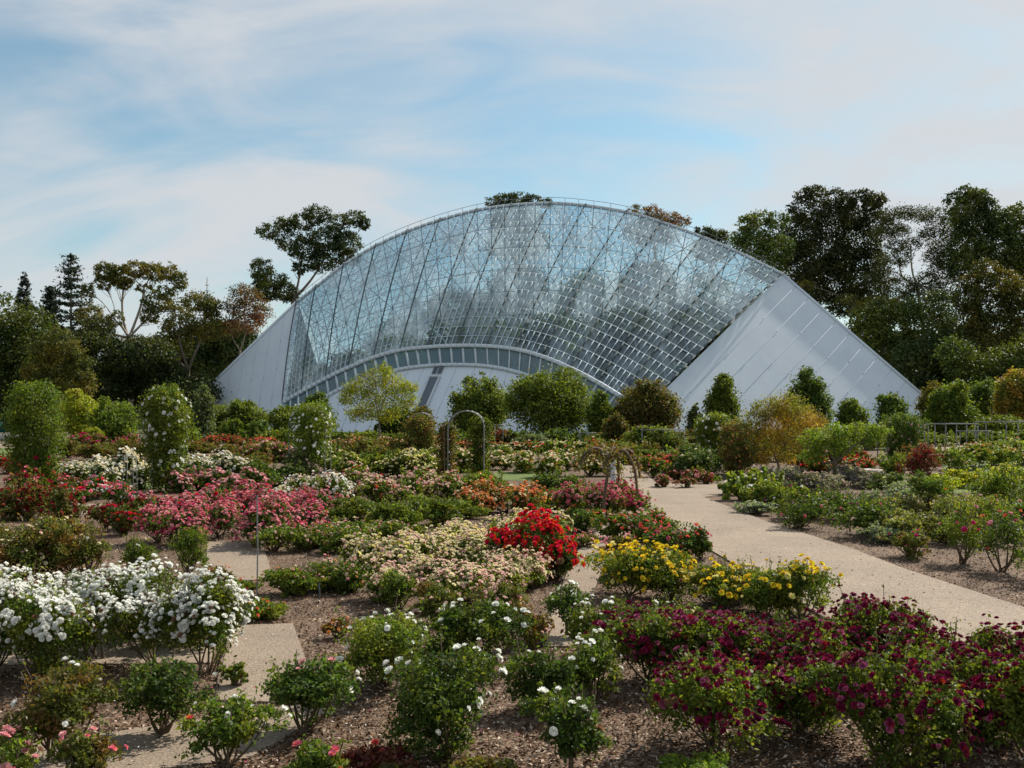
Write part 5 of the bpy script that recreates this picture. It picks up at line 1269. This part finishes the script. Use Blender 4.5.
# foreground mixed bushes
WP = [('white', 1)]
FG = [  # x, ybase, w, h, leaf, cols, n, size, label, clear
 (58, 772, 104, 98, 'olive', WP, 5, .075, 'olive leaved rose on two thick stems with white blooms, bottom left', .42),
 (162, 742, 76, 84, 'dark', W1, 0, .07, 'dark rose bush without blooms in front of the white mass', .35),
 (226, 778, 84, 76, 'green', [('white', 1), ('coral', 1)], 5, .075, 'loose rose bush with one white and one coral bloom by the left path', .35),
 (303, 742, 92, 82, 'dark', [('white', 2), ('lpink', 1)], 5, .075, 'rose bush with thin bare stems beside the lower end of the left path', .35),
 (382, 694, 104, 94, 'green', WP, 15, .08, 'white flowered rose bush on short stems', .2),
 (446, 770, 112, 116, 'dark', WP, 14, .08, 'tall dark green rose bush with white blooms at bottom centre', .25),
 (488, 670, 84, 78, 'dark', WP, 10, .08, 'dark green rose bush with white blooms on visible legs behind the bottom centre one', .3),
 (440, 676, 60, 52, 'green', WP, 3, .07, 'small green rose bush squeezed between two white flowered bushes', .15),
 (546, 720, 76, 78, 'dark', WP, 6, .08, 'rose bush with white blooms just left of the maroon group', .15),
 (596, 708, 64, 78, 'green', WP, 8, .08, 'green rose bush with white blooms touching the maroon roses', .12),
 (570, 782, 80, 92, 'dark', WP, 5, .08, 'dark rose bush on one stout stem at the bottom edge', .32),
 (566, 640, 46, 56, 'dark', WP, 6, .08, 'small dark standard rose beside the short path', .38),
 (604, 664, 66, 62, 'green', WP, 9, .08, 'white flowered rose bush behind the left end of the maroon roses', .15),
 (672, 636, 60, 36, 'green', [('white', 2), ('cream', 1)], 5, .08, 'low white flowered rose between the yellow and maroon groups', .1),
 (440, 628, 50, 46, 'olive', [('blush', 1)], 24, .06, 'blush rose bush at the lower left corner of the cream mass', .12),
 (402, 612, 40, 40, 'green', [('blush', 1), ('peach', 1)], 8, .06, 'small green rose bush left of the blush corner bush', .12),
 (338, 640, 26, 22, 'copper', [('peach', 1)], 8, .055, 'tiny copper leaved rose on the bare mulch', .05),
 (500, 632, 56, 48, 'olive', [('blush', 3), ('lpink', 1)], 46, .055, 'blush rose bush at the lower middle of the cream mass', .12),
 (530, 650, 44, 44, 'copper', [('blush', 1)], 8, .06, 'copper tinted rose bush right of the legged dark bush', .15),
 (375, 790, 80, 42, 'red', [('coral', 1)], 3, .06, 'low red leaved shoots at the bottom edge', .02),
 (320, 800, 60, 58, 'green', [('pink', 1), ('coral', 1)], 4, .085, 'rose with a pink bloom at the bottom edge beside the red shoots', .1),
 (12, 800, 60, 60, 'green', [('lpink', 3), ('pink', 1)], 20, .08, 'light pink rose in the bottom left corner', .1),
 (84, 795, 60, 62, 'olive', [('lpink', 2), ('pink', 2)], 7, .08, 'pink rose under the olive leaved rose at bottom left', .15),
 (690, 800, 90, 34, 'lime', [('blush', 1)], 2, .06, 'low lime green shoots at the bottom edge below the maroon roses', .0),
 (480, 800, 90, 30, 'olive', [('blush', 1)], 3, .06, 'low olive shoots at the bottom edge beside the tall dark bush', .0),
 (236, 690, 30, 30, 'green', W1, 1, .07, 'wispy green shoot standing over the left path', .1),
]
for (x, y, w, h, lf, cl, n_, fs, lb, clr) in FG:
    rose(x, y, w, h, lf, cl, int(n_ * (1.9 if cl and cl[0][0] == 'white' else 1.2)), fs * 1.08, lb, near=True, clear=clr, standard=1 if 'standard' in lb or 'one stout' in lb else 0, leafdens=.85, canes=10)
MR = [('maroon', 6), ('mauve', 1.6), ('dred', .4)]
MG = [(650, 692, 84, 88, 60, 'maroon rose bush at the left end of the maroon group'), (716, 762, 118, 120, 80, 'big maroon rose bush with exposed crooked stems, front left'),
      (700, 690, 86, 82, 80, 'maroon rose bush second from left in the back row'), (762, 700, 90, 84, 80, 'maroon rose bush behind the two big front ones'),
      (884, 775, 136, 134, 90, 'largest and darkest maroon rose bush at the front'), (820, 700, 90, 96, 90, 'maroon rose bush behind the largest one'),
      (876, 690, 84, 100, 90, 'tall maroon rose bush with long shoots against the path'), (940, 712, 88, 96, 90, 'maroon rose bush right of the tall long shooted one'),
      (985, 748, 90, 104, 80, 'maroon rose bush on one visible stem near the right edge'), (1028, 772, 90, 120, 70, 'maroon rose bush cut by the right edge at the bottom'),
      (1020, 715, 80, 92, 70, 'maroon rose bush at the right edge against the path'), (800, 745, 84, 92, 60, 'maroon rose bush between the two big front ones'),
      (640, 650, 70, 46, 50, 'small maroon rose bush at the back left by the white blooms'), (730, 664, 60, 50, 50, 'small maroon rose bush just below the yellow group'), (934, 765, 70, 70, 30, 'low maroon rose bush right of the largest one')]
for (x, y, w, h, nf, lb) in MG:
    rose(x, y, w * 1.04, h * .92, 'green', MR, int(nf * 2.4) + 40, .074, lb, near=True, clear=.2, cluster=3, caps=90, flat=.7, top=.0)
